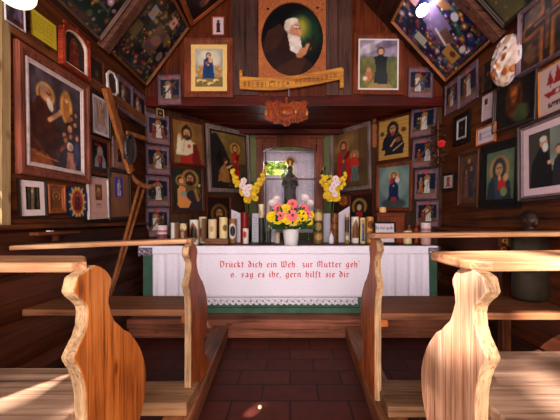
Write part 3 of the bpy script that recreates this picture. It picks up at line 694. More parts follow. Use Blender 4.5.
def p_yel(p): p.C[:]=(204,180,44); p.lines(.08,.92,[.9,.85,.8],(130,110,40),3,.6); p.lines(.1,.9,list(np.arange(.3,.74,.05)),(120,100,40),4,.55,th=.009); p.lines(.45,.8,[.14],(60,50,40),5,.9)
picture(PLW,Q(30.5,7,34.5,56,25.5,51),p_yel,'yellow sheet of small writing on the upper left wall','',(0,)) if False else picture(PLW,Q(30.5,7,34.5,56,25.5,51),p_yel,'yellow sheet of small writing pinned on the upper left wall',fc=(120,92,30),b=.02,t=.006,off=.024,name='paper_sheet',cat='paper')
def p_ph(p): p.C[:]=(90,70,90); p.line(.3,0,.3,1,.12,(50,40,50)); p.line(.75,0,.75,1,.1,(120,104,130)); p.rect(0,0,1,.2,(60,40,40)); p.noise(.35,7,7); p.line(.9,.0,.7,.3,.06,(130,40,30))
picture(PLW,Q(4,-10,21,24,0,31),p_ph,'white-edged photograph behind the round milk-glass lamp',fc=(222,214,220),b=.08,t=.008,off=.026)
# --- right wall
def p_cruc(p):
    p.C[:]=(56,36,30); p.noise(.4,9,1)
    for w,c in ((.11,(150,84,36)),(.055,(36,20,14))): p.line(.42,0,.42,.92,w,c); p.line(.1,.62,.78,.72,w,c)
    p.line(.42,.2,.42,.66,.03,(110,66,40)); p.line(.22,.66,.66,.71,.018,(110,66,40)); p.ell(.42,.74,.035,(120,76,46))
    for x,y in ((.15,.25),(.75,.35),(.2,.85),(.8,.15)): p.ell(x,y,.1,(110,70,40),1.3,a=.6)
    p.noise(.3,14,6)
picture(PRW,Q(521.5,16,75,600,-52,35),p_cruc,'crucifix relief picture in a grey-lilac frame at upper right',fc=(140,110,124),b=.045,t=.035,off=.02,res=60)
def p_ship(p): p.C[:]=(190,160,156); p.noise(.05,5,1); 
def p_ship(p):
    p.C[:]=(186,156,152); c=(132,34,36); p.poly([(.2,.62),(.3,.92),(.42,.62)],c); p.poly([(.4,.6),(.5,.95),(.72,.6)],c); p.poly([(.1,.46),(.9,.5),(.75,.36),(.25,.34)],c); p.line(.3,.55,.32,.9,.015,c); p.ell(.5,.42,.06,(186,156,152)); p.lines(.25,.85,[.2,.14],(50,34,44),3,.9,th=.018)
picture(PRW,Q(539.5,73,118.5,580,46,104),p_ship,'pale print with a dark red sailing emblem in a thin orange frame at right edge',fc=(206,120,40),b=.04,t=.012)
def p_monk(p):
    p.C[:]=(120,126,116); p.noise(.15,5,2); p.rect(0,0,.42,1,(50,42,36),.85); p.rect(.0,.0,1,.22,(64,46,40),.6)
    p.poly([(.02,0),(.06,.45),(.22,.7),(.36,.68),(.44,.4),(.5,.0)],(18,16,18)); p.ell(.3,.78,.075,(180,134,104),1.2); p.ell(.29,.85,.07,(196,190,184),.7); p.ell(.33,.69,.055,(200,196,190),1.4)
    p.ell(.4,.42,.035,SK); p.ell(.5,.38,.03,SK)
    p.ell(.58,.62,.065,(30,24,22)); p.ell(.57,.6,.05,(190,140,110),1.2); p.poly([(.45,0),(.48,.4),(.56,.52),(.68,.48),(.8,.1),(.8,0)],(34,30,40)); p.poly([(.6,0),(.62,.3),(.72,.35),(.8,0)],(60,56,90))
    p.ell(.82,.5,.05,(150,100,70)); p.poly([(.74,0),(.76,.4),(.9,.42),(1,0)],(90,80,60)); p.line(.62,.95,.65,.25,.012,(150,120,70))
picture(PRW,Q(521,127,202.5,606,92,195),p_monk,'large picture of a bald bearded monk with two figures, pale mat, on the right wall',fc=(84,66,66),b=.045,t=.03,off=.015,liner=(.03,(120,96,100)),mat=(206,176,184),mb=.10,res=64)
def p_icon(p): p.C[:]=(84,104,76); p.noise(.12,6,3); p.bust(.48,.62,.16,(44,58,74),(186,140,96),(60,34,20),halo=(176,120,60),cloak=(34,44,54)); p.ell(.58,.3,.15,(176,34,34),1.1); p.ell(.72,.44,.09,(196,150,104),1.1); p.ell(.5,.44,.05,SK,1.5); p.ell(.66,.16,.12,(120,130,80))
picture(PRW,Q(482,147,209,523,136,207.5),p_icon,'green-background mother and child picture in a wide black frame',fc=(22,16,18),b=.16,t=.02)
def p_darkp(p): p.C[:]=(24,20,20); p.ell(.5,.6,.22,(76,40,20),1.8); p.ell(.5,.72,.1,(150,80,34),1.6); p.ell(.44,.85,.06,(120,70,40)); p.ell(.7,.2,.2,(50,56,34),.9); p.noise(.35,8,9)
picture(PRW,Q(495,89,135,539,67,118),p_darkp,'dark painting with a glowing orange-brown figure, below the white relief plaque',fc=(70,52,52),b=.07,t=.022,off=.003)
def p_txt(p): p.C[:]=(206,186,196); p.rect(.1,.25,.24,.75,(120,90,110),.7); p.lines(.3,.9,[.7,.6,.5,.4,.3],(130,96,116),5,.8,th=.02)
picture(PRW,Q(477.5,127.5,147.5,496.5,123.5,140.5),p_txt,'small orange-framed card of writing below the dark painting',fc=(206,110,50),b=.1,t=.014,off=.015)
def p_txt2(p): p.C[:]=(190,164,168); p.rect(.2,.62,.5,.85,(50,34,40)); p.lines(.15,.85,[.5,.4,.3,.2],(120,90,96),8,.7)
picture(PRW,Q(482.5,97,122,493.5,91,117),p_txt2,'narrow pale sheet with a small dark square left of the dark painting',fc=(180,150,150),b=.04,t=.006,name='paper_sheet',cat='paper')
def p_bk(p): p.C[:]=(34,28,34); p.ell(.5,.78,.36,(14,12,16),.7); p.ell(.5,.35,.3,(14,12,16),1.2); p.noise(.2,5,4); p.ell(.5,.55,.12,(90,70,60)); 
picture(PRW,Q(455,116.5,147,471,110,141),p_bk,'small black frame with a pale-edged dark print near the right corner',fc=(24,18,20),b=.2,t=.02,liner=(.08,(176,164,160)))
def p_orn(p): p.C[:]=(92,56,34); p.noise(.3,8,2); p.ell(.5,.6,.36,(60,34,24),1.6); p.fig(.35,.12,.6,.24,(110,70,60),(150,104,80)); p.fig(.66,.12,.66,.26,(40,44,56),(150,104,80)); p.ell(.5,.88,.1,(170,120,60))
picture(PRW,Q(460,154,207,480.5,149,208),p_orn,'brown carved-frame picture of two dim figures left of the green icon',fc=(96,52,34),b=.12,t=.025)
def p_red(p): p.C[:]=(206,184,170); p.bust(.5,.62,.17,(176,70,50),(180,110,80)); 
picture(PRW,Q(443.5,173.5,190.5,455,173,190),p_red,'tiny black-framed print of a reddish figure in the right corner',fc=(24,18,20),b=.14,mat=(206,190,186),mb=.1,off=.01)
def p_tilt(p): p.C[:]=(196,176,176); p.lines(.2,.85,[.78,.7,.62,.54,.46],(110,80,90),3,.8,th=.018); p.ell(.5,.25,.07,(90,60,60))
def p_std(p): p.C[:]=(34,22,20); p.bust(.5,.62,.17,(60,40,30),(130,90,60)); p.noise(.3,7,5)
def standing(q,base_z,pl,paint,label,fc,b,lean=.12,**k):
    picture(pl,q,paint,label,fc=fc,b=b,**k)
LEDGE=Pl((WR-.075,0,0),(-1,0,.12))
picture(LEDGE,Q(445,209,224.5,457.5,210.5,226),p_tilt,'orange-framed card of writing leaning askew by the lowest right station print',fc=(186,98,60),b=.09,t=.01,off=.004,roll=None,maxroll=.28)
picture(LEDGE,Q(462,212,229,474,211,229.3),p_std,'dim dark-framed picture leaning on the ledge left of the gold frame',fc=(44,28,22),b=.12,t=.012)
picture(LEDGE,Q(476,213,230.3,489,213.3,231.3),p_std,'gold-framed small picture leaning on the ledge by the right wall',fc=(206,150,84),b=.12,t=.012)
st(PRW,Q(446,86.5,115.5,459,76,110),11,'lavender-framed way-of-the-cross print, left of the joined pair on the right wall')
st(PRW,Q(459.5,75.5,110,478.5,59,97.5),12,'lavender-framed way-of-the-cross print, right of the joined pair on the right wall')
st(PG,Q(408,67.5,98,432.5,68,98.5),13,'lavender-framed station print right of the monk and dog picture',off=.022)
for q,sd,lb in [(Q(411.5,109,136.5,436,104.5,136),14,'topmost station print of the right column in the altar recess'),(Q(413,139,168,437,137.5,167),15,'station print second from top in the right column of the altar recess'),
  (Q(415,170,200,438,168.5,199),16,'station print third from top in the right column of the altar recess'),(Q(416.5,201,227,439,200.5,227),17,'lowest station print in the right column, above the altar runner end')]:
    st(PAR,q,sd,lb,off=.012)
# --- recess left
def p_sh(p):
    p.C[:]=(116,78,40); p.noise(.12,8,3); p.ell(.45,.72,.3,(140,96,50),1.1,a=.7)
    p.bust(.46,.72,.14,(206,184,150),(190,132,92),(44,24,18),beard=(60,34,22)); p.ell(.46,.9,.05,(44,24,18))
    p.poly([(.2,0),(.2,.14),(.45,.2),(.9,.36),(.86,.0)],(150,36,28)); p.poly([(.62,.0),(.66,.5),(.8,.5),(.92,.1),(.92,0)],(100,26,24))
    p.line(.16,.3,.2,.62,.06,(214,196,160)); p.ell(.2,.64,.05,SK,1.5); p.ell(.52,.42,.06,(176,30,26)); p.ell(.52,.42,.03,(214,90,40)); p.line(.4,.62,.3,.25,.02,(150,130,100),.5)
picture(PAL,Q(170.5,116,165,204,123.5,167),p_sh,'robed man with raised hand and small red heart on a gold-brown ground',fc=(100,44,28),b=.07,t=.02,off=.008,res=46)
def p_jos(p):
    p.C[:]=(30,36,30); p.noise(.2,6,3)
    p.bust(.58,.76,.14,(96,70,44),(176,118,76),(60,34,20),halo=(150,104,50),beard=(44,26,18)); p.poly([(.3,0),(.35,.35),(.6,.5),(.9,.42),(1,.1),(1,0)],(44,36,40)); p.line(.75,.5,.85,.25,.05,(150,100,50))
    p.ring(.26,.72,.15,.2,(150,104,50)); p.ell(.27,.7,.085,(206,140,90)); p.poly([(.12,.15),(.14,.5),(.24,.6),(.4,.55),(.45,.3),(.6,.2),(.5,.05),(.2,.05)],(200,124,70)); p.ell(.34,.4,.1,(120,130,120)); p.ell(.9,.62,.05,(190,150,70))
picture(PAL,Q(170,165.5,212.5,204,167.5,213.5),p_jos,'bearded man holding a child in a dark frame below the man with raised hand',fc=(88,38,26),b=.08,t=.02,off=.008,res=46)
SILV=(150,122,116)
def p_gard(p):
    p.C[:]=(60,46,28); p.rect(0,.45,1,1,(120,92,44),.8); p.noise(.2,6,4); p.poly([(0,0),(0,.95),(.15,.98),(.35,.75),(.5,.5),(.45,0)],(32,26,26)); p.poly([(.1,.5),(.2,.7),(.32,.5),(.3,.3)],(20,16,18))
    p.fig(.68,.14,.66,.22,(150,34,26),(186,124,80),(60,30,18),halo=(170,120,50)); p.poly([(.14,.1),(.2,.32),(.36,.44),(.46,.3),(.5,.08)],(140,90,44)); p.ell(.38,.47,.05,(190,130,84)); p.ell(.36,.5,.05,(80,44,24)); p.line(.42,.36,.55,.4,.025,SK); p.noise(.12,14,2)
picture(PAL,Q(206.5,124,192,249,133,193),p_gard,'large picture of a red-robed figure and a kneeling one in a worn silvery frame, left',fc=SILV,b=.08,t=.03,off=.012,liner=(.03,(30,22,20)),res=56)
def p_face(p): p.C[:]=(30,16,12); p.bust(.5,.58,.17,(110,34,22),(180,120,70),(60,34,18),beard=(70,40,24),halo=(110,70,30)); p.noise(.15,8,3)
picture(PAL,Q(206,195.5,238,231,196,237),p_face,'bearded face with long hair on a dark ground, standing behind the candles',fc=(104,40,26),b=.07,t=.02,off=.03)
# --- recess right
def p_fam(p):
    p.C[:]=(84,62,40); p.rect(0,.5,1,1,(120,88,50),.7); p.noise(.2,7,8); p.rect(.75,.3,1,1,(70,44,30),.6); p.fig(.32,.1,.72,.32,(170,34,26),(180,116,76),(70,36,20),halo=(150,100,50),cloak=(150,34,26),inner=(70,80,80))
    p.fig(.64,.1,.5,.2,(90,96,90),(200,146,100),(120,76,40),halo=(160,110,60)); p.poly([(.5,.36),(.56,.52),(.72,.52),(.78,.36)],(176,44,34)); p.line(.42,.5,.6,.42,.03,(176,40,30))
picture(PAR,Q(331,133,193,371.5,121,189),p_fam,'large picture of a red-robed man with a boy in a worn silvery frame, right',fc=SILV,b=.08,t=.03,off=.012,res=56)
def p_blk(p):
    p.C[:]=(170,126,60)
    for k in range(12): p.line(0,.04+k*.085,1,.06+k*.085,.012,(130,90,40),.6)
    p.bust(.48,.74,.13,(26,28,36),(170,116,72),(20,16,20),cloak=(22,24,32)); p.ell(.48,.62,.06,(150,40,30)); p.poly([(.2,.1),(.24,.42),(.7,.5),(.86,.35),(.84,.1)],(28,26,32)); p.ell(.66,.46,.09,(110,66,40)); p.line(.42,.32,.56,.46,.03,(190,130,80)); p.line(.5,.2,.8,.35,.02,(150,120,90)); p.ell(.12,.66,.07,(60,50,40)); p.ell(.84,.68,.08,(80,50,36))
picture(PAR,Q(377.5,121,163,411,112,158.5),p_blk,'gold-ground picture of a dark-veiled woman with a child at top right of the recess',fc=(104,44,30),b=.06,t=.02,off=.008,res=46)
def p_lady(p):
    p.C[:]=(84,104,106); p.ell(.5,.6,.5,(120,136,128),1.1,a=.7); p.ell(.5,.1,.4,(60,62,60),.4); p.noise(.08,6,5); p.fig(.5,.16,.68,.25,(24,34,70),(190,140,110),(50,28,20),halo=(170,140,90),cloak=(26,38,76)); p.ell(.62,.66,.07,(206,180,176),1.3); p.ell(.62,.74,.04,SK); p.poly([(.4,.16),(.44,.26),(.58,.26),(.62,.16)],(150,34,38)); p.poly([(.36,.62),(.4,.76),(.5,.72),(.46,.56)],(150,36,40))
picture(PAR,Q(376.5,165.5,211,413,160.5,211),p_lady,'standing lady in dark blue on a sea-green ground in an orange-brown frame',fc=(140,66,38),b=.09,t=.022,off=.008,res=46)
def p_mary(p): p.C[:]=(34,20,16); p.ring(.42,.66,.3,.2,(150,104,54)); p.ell(.42,.66,.24,(104,70,34)); p.bust(.42,.64,.13,(160,30,30),(200,146,106),(60,34,20),cloak=(20,26,30)); p.line(.25,.45,.3,.2,.04,(30,60,60))
picture(PAR,Q(349,193,232,374.5,192,232),p_mary,'woman in red with bowed haloed head, standing behind the painted candles',fc=(100,40,26),b=.08,t=.02,off=.03)
W,H,loc,R=PAR.quad(Q(338.5,195,206.5,349,194.5,206),.012)
r=root('oval_plaque','small orange-brown oval wooden plaque right of the right bouquet','plaque',loc,R)
mb=MB(); mb.lathe([(.0005,0),(.5*W,0),(.5*W,.008),(.46*W,.014),(.4*W,.010),(.0005,.013)],(0,0,0),28,1,H/W); o=mb.build('disc','carved',r); o.location=(0,H/2,0)
p=Pt(20,20,(180,110,50)); p.ring(.5,.5,.3,.3,(90,40,20)); p.ell(.5,.5,.12,(90,40,20)); o=p.mesh(W*.6,H*.6,'emblem','paint',r,z=.0135); o.location=(0,H*.2,0)
# --- gable pictures
def p_mad(p):
    p.C[:]=(170,160,150); p.rect(0,0,1,.26,(120,96,44),.8); p.ell(.5,.72,.42,(206,196,170),.9); p.noise(.12,6,2)
    for x,y in ((.22,.5),(.8,.5),(.2,.3),(.82,.3),(.12,.4),(.88,.42)): p.ell(x,y,.1,(176,124,60)); p.ell(x,y+.05,.045,(206,160,116))
    for x,y in ((.3,.14),(.55,.08),(.75,.16),(.15,.16)): p.ell(x,y,.11,(226,196,130),.6); p.ell(x+.05,y-.03,.07,(110,90,44),.6)
    p.fig(.48,.22,.66,.3,(34,60,110),(214,166,130),(44,34,60),halo=(226,210,176),cloak=(30,54,104)); p.ell(.56,.7,.08,(214,160,120),1.3); p.ell(.55,.78,.045,(214,166,130)); p.ell(.42,.62,.06,(176,70,60))
r_,_,_=picture(PG,Q(185,39,97.5,233.5,38.5,98),p_mad,'standing blue-robed madonna among cherubs with a cream mat and wooden frame',fc=(150,72,44),b=.13,t=.022,off=.022,mat=(236,190,116),mb=.12,res=50)
def p_st(p): p.C[:]=(206,176,184); p.fig(.5,.12,.72,.36,(70,24,20),(90,40,30),(60,20,16))
picture(PG,Q(212,16.8,35.8,224.7,16.6,35.6),p_st,'small white card with a brown statue above the madonna picture',fc=(186,94,60),b=.09,t=.008,off=.006)
def p_dog(p):
    p.C[:]=(96,92,44); p.rect(0,.62,1,1,(140,120,140)); p.ell(.3,.85,.4,(176,160,168),.3,.4); p.ell(.8,.95,.4,(110,90,110),.3,.3); p.rect(0,.56,1,.66,(110,100,70),.8); p.ell(.82,.6,.2,(80,84,50),.4); p.noise(.22,9,4); p.poly([(.2,0),(.45,.3),(.6,.3),(.9,0)],(176,130,80),.7)
    p.fig(.56,.1,.74,.32,(26,22,22),(200,150,110),(60,40,30)); p.poly([(.42,.1),(.46,.55),(.7,.6),(.76,.08)],(26,22,22))
    p.ell(.24,.26,.1,(176,100,60),1.5); p.ell(.24,.38,.06,(190,120,80)); p.line(.16,.12,.2,.25,.03,(176,100,60)); p.ell(.14,.2,.06,(214,190,170))
picture(PG,Q(353,34,95,403.5,34.5,95.5),p_dog,'black-robed man with a small animal in a landscape, red-brown frame, right of the oval',fc=(136,58,30),b=.10,t=.022,off=.006,mat=(214,196,190),mb=.04,res=54)
# upper left painted panel, hung less steeply above the far left bay
A_=Vector((-.99,2.87,2.955)); B_=Vector((-.673,2.87,3.207)); C_=Vector((-.98,2.37,2.83))
uy=(B_-A_).normalized(); ux=(A_-C_); ux=(ux-uy*ux.dot(uy)).normalized(); uz=ux.cross(uy)
R=Matrix((ux,uy,uz)).transposed(); W_,H_=.62,.74
r=root('framed_picture','orange-wood framed dark picture at the top left where roof and front boards meet','picture',A_-ux*W_/2,R)
frame_mb(W_,H_,.05,.02).build('frame',fmat((196,104,52)),r); MB().box(-W_/2+.02,W_/2-.02,.02,H_-.02,0,.004).build('backing','dark',r)
p=Pt(40,46,(20,14,14),asp=W_/H_); p.ell(.75,.25,.10,(120,70,44)); p.ell(.78,.3,.04,(190,110,60),1.8,.5); p.ell(.4,.5,.14,(50,40,50)); p.ell(.55,.6,.2,(60,40,30)); p.noise(.3,8,3)
o=p.mesh(W_-.10,H_-.10,'print','paint',r,z=.007); o.location=(0,.05,0)
# oval portrait
r=root('oval_portrait','large oval portrait of a white-bearded old monk holding a cross on a square board','picture',(gx(292.2),YG-.024,gz(82)),PG.rot(0))
bw=.665; bh=.80; cy=.405; rx,ry=.305,.365; mb=MB(); n=48
inner=[(rx*math.cos(2*math.pi*k/n),cy+ry*math.sin(2*math.pi*k/n)) for k in range(n)]
outer=[]
for x,y in inner:
    dx,dy=x/rx,(y-cy)/ry; q=max(abs(dx),abs(dy)); outer.append((dx/q*bw/2,bh/2+dy/q*bh/2))
ringext(MB(),outer,inner,0,.018).build('board',wood('orange_board',(150,76,40),(196,112,66),'Z',.5),r)
mb=MB()
for x,y in ((-.24,.70),(.25,.71)): mb.lathe([(.0005,0),(.012,0),(.012,.002),(.0005,.0025)],(x,y,.0185),12)
mb.build('knob','dark',r)
p=Pt(84,100,(12,10,12),asp=rx/ry)
p.ell(.7,.6,.26,(34,80,50),1.1,a=.7,soft=1.0); p.ell(.62,.66,.15,(170,150,50),1.1,a=.8,soft=.9); p.noise(.15,9,3)
p.poly([(0,0),(.02,.45),(.1,.62),(.3,.72),(.42,.6),(.62,.32),(.8,.2),(.95,0)],(42,22,18)); p.poly([(.02,.3),(.1,.62),(.3,.72),(.4,.6),(.25,.4)],(56,30,24)); p.poly([(.1,0),(.3,.15),(.66,.3),(.72,.2),(.6,0)],(62,32,24))
p.ell(.5,.68,.12,(206,180,160),1.0); p.ell(.56,.62,.1,(190,126,96),1.15); p.ell(.49,.75,.11,(224,206,190),.5,.2); p.ell(.42,.68,.05,(214,190,170),1.5); p.ell(.58,.655,.05,(180,120,90),.5); p.line(.6,.66,.63,.58,.02,(206,146,110)); p.ell(.57,.655,.012,(40,20,16)); p.ell(.62,.65,.01,(40,20,16)); p.line(.53,.68,.6,.67,.012,(224,206,190))
p.poly([(.42,.6),(.47,.36),(.58,.3),(.66,.38),(.63,.54),(.52,.56)],(214,190,180)); p.ell(.55,.45,.09,(224,204,196),1.4); p.noise(.08,18,4)
p.ell(.68,.34,.08,(190,124,90),.8,.5); p.ell(.76,.4,.05,(196,130,96),1.2); p.ell(.62,.29,.06,(176,112,80),.7)
p.line(.74,.3,.86,.56,.018,(40,24,18)); p.line(.76,.5,.88,.46,.016,(40,24,18))
msk=((p.U-.5)/.5)**2+((p.V-.5)/.5)**2<=1.03
o=p.mesh(rx*2,ry*2,'print','paint',r,z=.004,mask=msk); o.location=(0,cy-ry,0)
# ribbon
r=root('carved_banner','curved light wooden scroll banner with carved lettering under the oval portrait','banner',(gx(291),YG-.05,gz(92)),PG.rot(0))
def ribz(u): return .055*u+ .038*math.sin((u-.45)*math.pi*1.0)*1-.045*math.sin(math.pi*u)+.02
mb=MB(); n=40; RW=1.0
top=[];bot=[]
for k in range(n+1):
    u=k/n; x=(u-.5)*RW; y=.0-.012*math.sin(math.pi*min(1,u*2))+.10*max(0,u-.42)**1.3*2
    bot.append((x,y)); top.append((x,y+.125-.01*u))
pts=bot+top[::-1]; mb.prism(pts,0,.022,lambda a,b,c:(a,b,c))
rb=wood('ribbon_wood',(160,92,34),(226,156,66),'X',.5); mb.build('ribbon',rb,r,bevel=.003)
MB().box(-.505,-.475,.03,.185,-.005,.026).build('scroll_end',rb,r,bevel=.008); MB().box(.475,.515,.01,.20,-.005,.026).build('scroll_end',rb,r,bevel=.008)
LB=flat('lettering_brown',(140,78,34),.6); rs=random.Random(4)
for k in range(22):
    mb=MB()
    u=.05+k*.042; x=(u-.5)*RW; y=.03-.012*math.sin(math.pi*min(1,u*2))+.10*max(0,u-.42)**1.3*2
    if k in(10,11):
        if k==10: mb.ball((x,y+.02,.023),.014,5,(1,1,.2)).build('carved_rosette',LB,r)
        continue
    mb.box(x-.012,x-.006,y,y+.045,.0222,.0235)
    for w_ in (1,):
      pass
    if rs.random()<.6: mb.box(x+.005,x+.010,y,y+.045,.0222,.0235); mb.box(x-.01,x+.01,y+.02,y+.026,.0222,.0235)
    if rs.random()<.6: mb.box(x-.01,x+.01,y+.038,y+.045,.0222,.0235)
    if rs.random()<.5: mb.box(x-.01,x+.01,y,y+.007,.0222,.0235)
    mb.build('carved_letter',LB,r)
# ceiling panels
def floral(seed,base,accents,centre=None,n=150):
    def f(p):
        rs=random.Random(seed); p.C[:]=base; p.noise(.5,9,seed)
        for k in range(n):
            x,y=rs.random(),rs.random(); c=rs.choice(accents); r=rs.uniform(.012,.045)
            p.ell(x,y,r,c,rs.uniform(.5,1.6),rs.uniform(0,3),a=rs.uniform(.5,.95),soft=.5)
            if rs.random()<.5: p.ell(x,y,r*.4,[min(255,q*1.4) for q in c])
        for k in range(n//5):
            x,y=rs.uniform(.03,.9),rs.uniform(.03,.92); w=rs.uniform(.03,.07); c=rs.choice(accents); p.rect(x,y,x+w,y+w*rs.uniform(.7,1.4)*p.asp,c,.75); p.ell(x+w/2,y+w/2,w*.28,[min(255,int(q*1.35)+20) for q in rs.choice(accents)])
        p.line(.03,.03,.97,.03,.012,(60,44,30)); 
        if centre: centre(p)
    return f
def ceilpanel(pl,y0,y1,a0,a1,paint,label,fc,res=90):
    r_=None; U=up(pl)
    W=y1-y0; H=a1-a0; xdir=Vector((0,1,0)) if pl is PSL else Vector((0,-1,0))
    X=xdir; Y=U; Z=X.cross(Y)
    R=Matrix((X,Y,Z)).transposed(); loc=pl.p+U*a0+Vector((0,(y0+y1)/2,0))+pl.n*.012
    r=root('painted_ceiling_panel',label,'painted panel',loc,R,'painted panels between the rafters')
    frame_mb(W,H,.022,.022).build('frame',fmat(fc),r)
    p=Pt(res,int(res*H/W),asp=W/H); paint(p); p.mesh(W-.044,H-.044,'print','paintgloss',r,z=.005).location=(0,.022,0)
def c1(p):
    p.poly([(.3,.4),(.62,.5),(.8,.95),(.4,1)],(130,100,54),.85); p.line(.5,.5,.62,.95,.04,(70,80,50),.7); p.line(.1,.16,.9,.16,.012,(70,90,60),.8); p.line(.12,.16,.12,1,.012,(70,90,60),.8); p.line(.88,.16,.88,1,.012,(70,90,60),.8)
    for x,y in ((.5,.1),(.84,.22),(.78,.42)): p.ell(x,y,.05,(176,130,150)); p.ell(x,y,.02,(214,196,200))
def c2(p):
    p.poly([(.42,.3),(.7,.3),(.75,.7),(.45,.7)],(104,70,58),.85); p.line(.5,.35,.7,.65,.05,(70,60,84),.7); p.ell(.6,.5,.12,(140,96,84),.7,.5,a=.8); p.rect(.16,.62,.3,.78,(130,130,140)); p.ell(.23,.7,.04,(176,110,60)); p.rect(.62,.78,.76,.92,(196,150,140)); p.ell(.69,.85,.03,(120,60,50)); p.rect(.05,.3,.22,.5,(110,84,50),.8)
    p.ell(.8,.62,.06,(150,104,50),1.8,.5,a=.7); p.ell(.88,.4,.07,(140,110,110),1.2,.3,a=.8)
def c3(p):
    p.poly([(.4,.4),(.7,.36),(.78,.72),(.46,.75)],(130,104,140),.85); p.poly([(.38,.3),(.6,.26),(.66,.42),(.4,.46)],(104,66,60),.9); p.line(.44,.3,.5,.5,.02,(206,190,190)); p.rect(.3,.08,.5,.27,(176,124,60)); p.ell(.42,.16,.05,(90,50,30)); p.rect(.1,.5,.24,.66,(176,170,150)); p.rect(.5,.85,.62,.95,(206,150,150)); p.ell(.85,.6,.06,(150,96,60),2,.4); p.ell(.85,.42,.06,(190,180,190)); p.ell(.6,.12,.06,(206,190,190),.7)
def c4(p): p.ell(.5,.35,.06,(196,110,40),1.6); p.ell(.5,.42,.1,(130,70,34),.6); p.rect(.02,.0,.3,.9,(120,100,56),.5)
DG=[(40,70,44),(96,56,30),(130,84,44),(60,30,50),(34,44,60),(80,90,50),(120,36,26),(150,110,60)]
ceilpanel(PSL,1.55,2.16,.03,1.15,floral(5,(22,34,30),DG+[(150,110,130)],c1),'dark floral painted panel nearest the yellow paper, with tall golden stripe',(120,80,66))
ceilpanel(PSL,2.262,2.86,.02,.74,floral(6,(24,24,30),DG,c2,200),'dark painted panel of flowers and little pictures in the far left roof bay',(150,84,44))
BL=[(40,50,130),(150,80,40),(110,40,40),(60,90,50),(180,150,150),(90,50,110),(190,130,60),(40,70,60)]
ceilpanel(PSR,2.13,2.77,.02,.80,floral(7,(24,24,56),BL,c3,260),'blue-ground painted panel with many small pictures in the far right roof bay',(176,104,50))
ceilpanel(PSR,1.35,2.01,.03,1.1,floral(8,(24,32,30),DG,c4,90),'near-black painted panel right of the reddish rafter on the right roof',(60,40,34))
# relief plaque
W,H,loc,R=PRW.quad(Q(494,45,91,522,27,79),.032,roll=0)
r=root('relief_plaque','oval white painted relief plaque with orange-brown figures on the right wall','plaque',loc,R)
p=Pt(56,80,(222,192,180),asp=W/H); rs=random.Random(9)
p.noise(.08,6,2); p.ell(.5,.62,.3,(232,206,200),1.5); hgt=np.zeros_like(p.U)
for k in range(26):
    x,y=rs.uniform(.12,.88),rs.uniform(.18,.5); p.ell(x,y,rs.uniform(.04,.08),rs.choice([(196,110,50),(214,140,70),(150,70,36)]),1.2,a=.9); hgt+= .005*np.exp(-(((p.U-x)/.07)**2+((p.V-y)/p.asp/.07)**2))
for pts in ([(.15,.55),(.25,.75),(.5,.86)],[(.3,.9),(.55,.95),(.8,.8)],[(.75,.75),(.8,.5),(.7,.4)],[(.2,.45),(.4,.42)],[(.45,.35),(.5,.2)]):
    for a,b in zip(pts,pts[1:]): p.line(a[0],a[1],b[0],b[1],.05,(240,222,214))
p.ell(.4,.85,.1,(170,104,60),.8,.5,a=.8); p.ell(.68,.86,.1,(176,110,64),1.2,a=.7); p.ell(.68,.66,.07,(150,76,46)); p.ell(.66,.52,.1,(170,90,46),1.0); p.ring(.68,.5,.16,.3,(236,212,200)); p.line(.1,.68,.35,.62,.02,(120,70,50)); p.rect(0,.0,1,.14,(232,196,170),.8)
q=((p.U-.5)/.5)**2+((p.V-.5)/.5)**2
hgt+= .045*np.sqrt(np.clip(1-q,0,1))+.004*np.sin(p.U*23)*np.cos(p.V*31)*(q<.8)
th=np.arctan2(p.V-.5,p.U-.5); msk=q<(1.0+.05*np.sin(th*14))
p.mesh(W,H,'relief','paint',r,z=.012,height=hgt,mask=msk)
mb=MB().lathe([(.001,0),(.5*W,0),(.49*W,.014),(.001,.014)],(0,0,0),32,1,H/W); mb.build('back_plate','card',r).location=(0,H/2,0)
# dim carved frame left of the relief
picture(PRW,Q(483.5,66,93,493.5,58,89),p_std,'narrow dim dark carved frame left of the white relief plaque',fc=(70,40,28),b=.18,t=.015)
# cartouche on recess ceiling front
r=root('carved_cartouche','ornate red-brown carved wooden cartouche hanging from the front beam','carving',(gx(286.5)*.985,YG-.075,gz(129)),PG.rot(0))
W,H=.43,.25
def outl(s=1.0):
    k=[(-.5,.9),(-.42,1.0),(-.30,.93),(-.16,.98),(-.04,.88),(.04,.88),(.16,.99),(.30,.93),(.42,1.0),(.5,.9),(.44,.74),(.5,.58),(.47,.42),(.5,.28),(.38,.2),(.28,.12),(.14,.14),(.05,0),(-.05,0),(-.14,.12),(-.28,.1),(-.38,.2),(-.5,.28),(-.46,.45),(-.5,.6),(-.44,.74)]
    return [(x*W*s,.5*H+(y-.5)*H*s) for x,y in k]
MB().prism(outl(),0,.02,lambda a,b,c:(a,b,c)).build('plate','carved',r,bevel=.006,seg=3)
mb=MB()
def scroll(mb,cx,cy,r0,turns,sgn,start=0,z=.022):
    pts=[];rr=[]
    for k in range(18):
        t=k/17; a=start+sgn*turns*2*math.pi*t; rad=r0*(1-t*.8); pts.append((cx+rad*math.cos(a),cy+rad*math.sin(a),z+.004*t)); rr.append(.007*(1-.3*t))
    mb.tube(pts,rr,6)
for s in (-1,1):
    for cx,cy,rr,st_ in ((.40,.87,.03,0),(.22,.85,.03,2),(.43,.6,.026,1),(.42,.34,.03,3),(.26,.22,.026,4),(.12,.2,.022,0)): scroll(mb,s*cx*W,cy*H,rr,1.1,s,st_)
    for k in range(6): mb.ball((s*W*(.33-.02*k),H*(.72-.09*k),.021),.012,5,(1,1.5,.7))
mb.ball((0,.55*H,.018),.06,10,(1.3,.8,.35)); mb.ball((0,.08*H,.02),.02,6,(1,1.4,.8)); mb.build('carved_scrolls','carved',r,smooth=True)
g=MB()
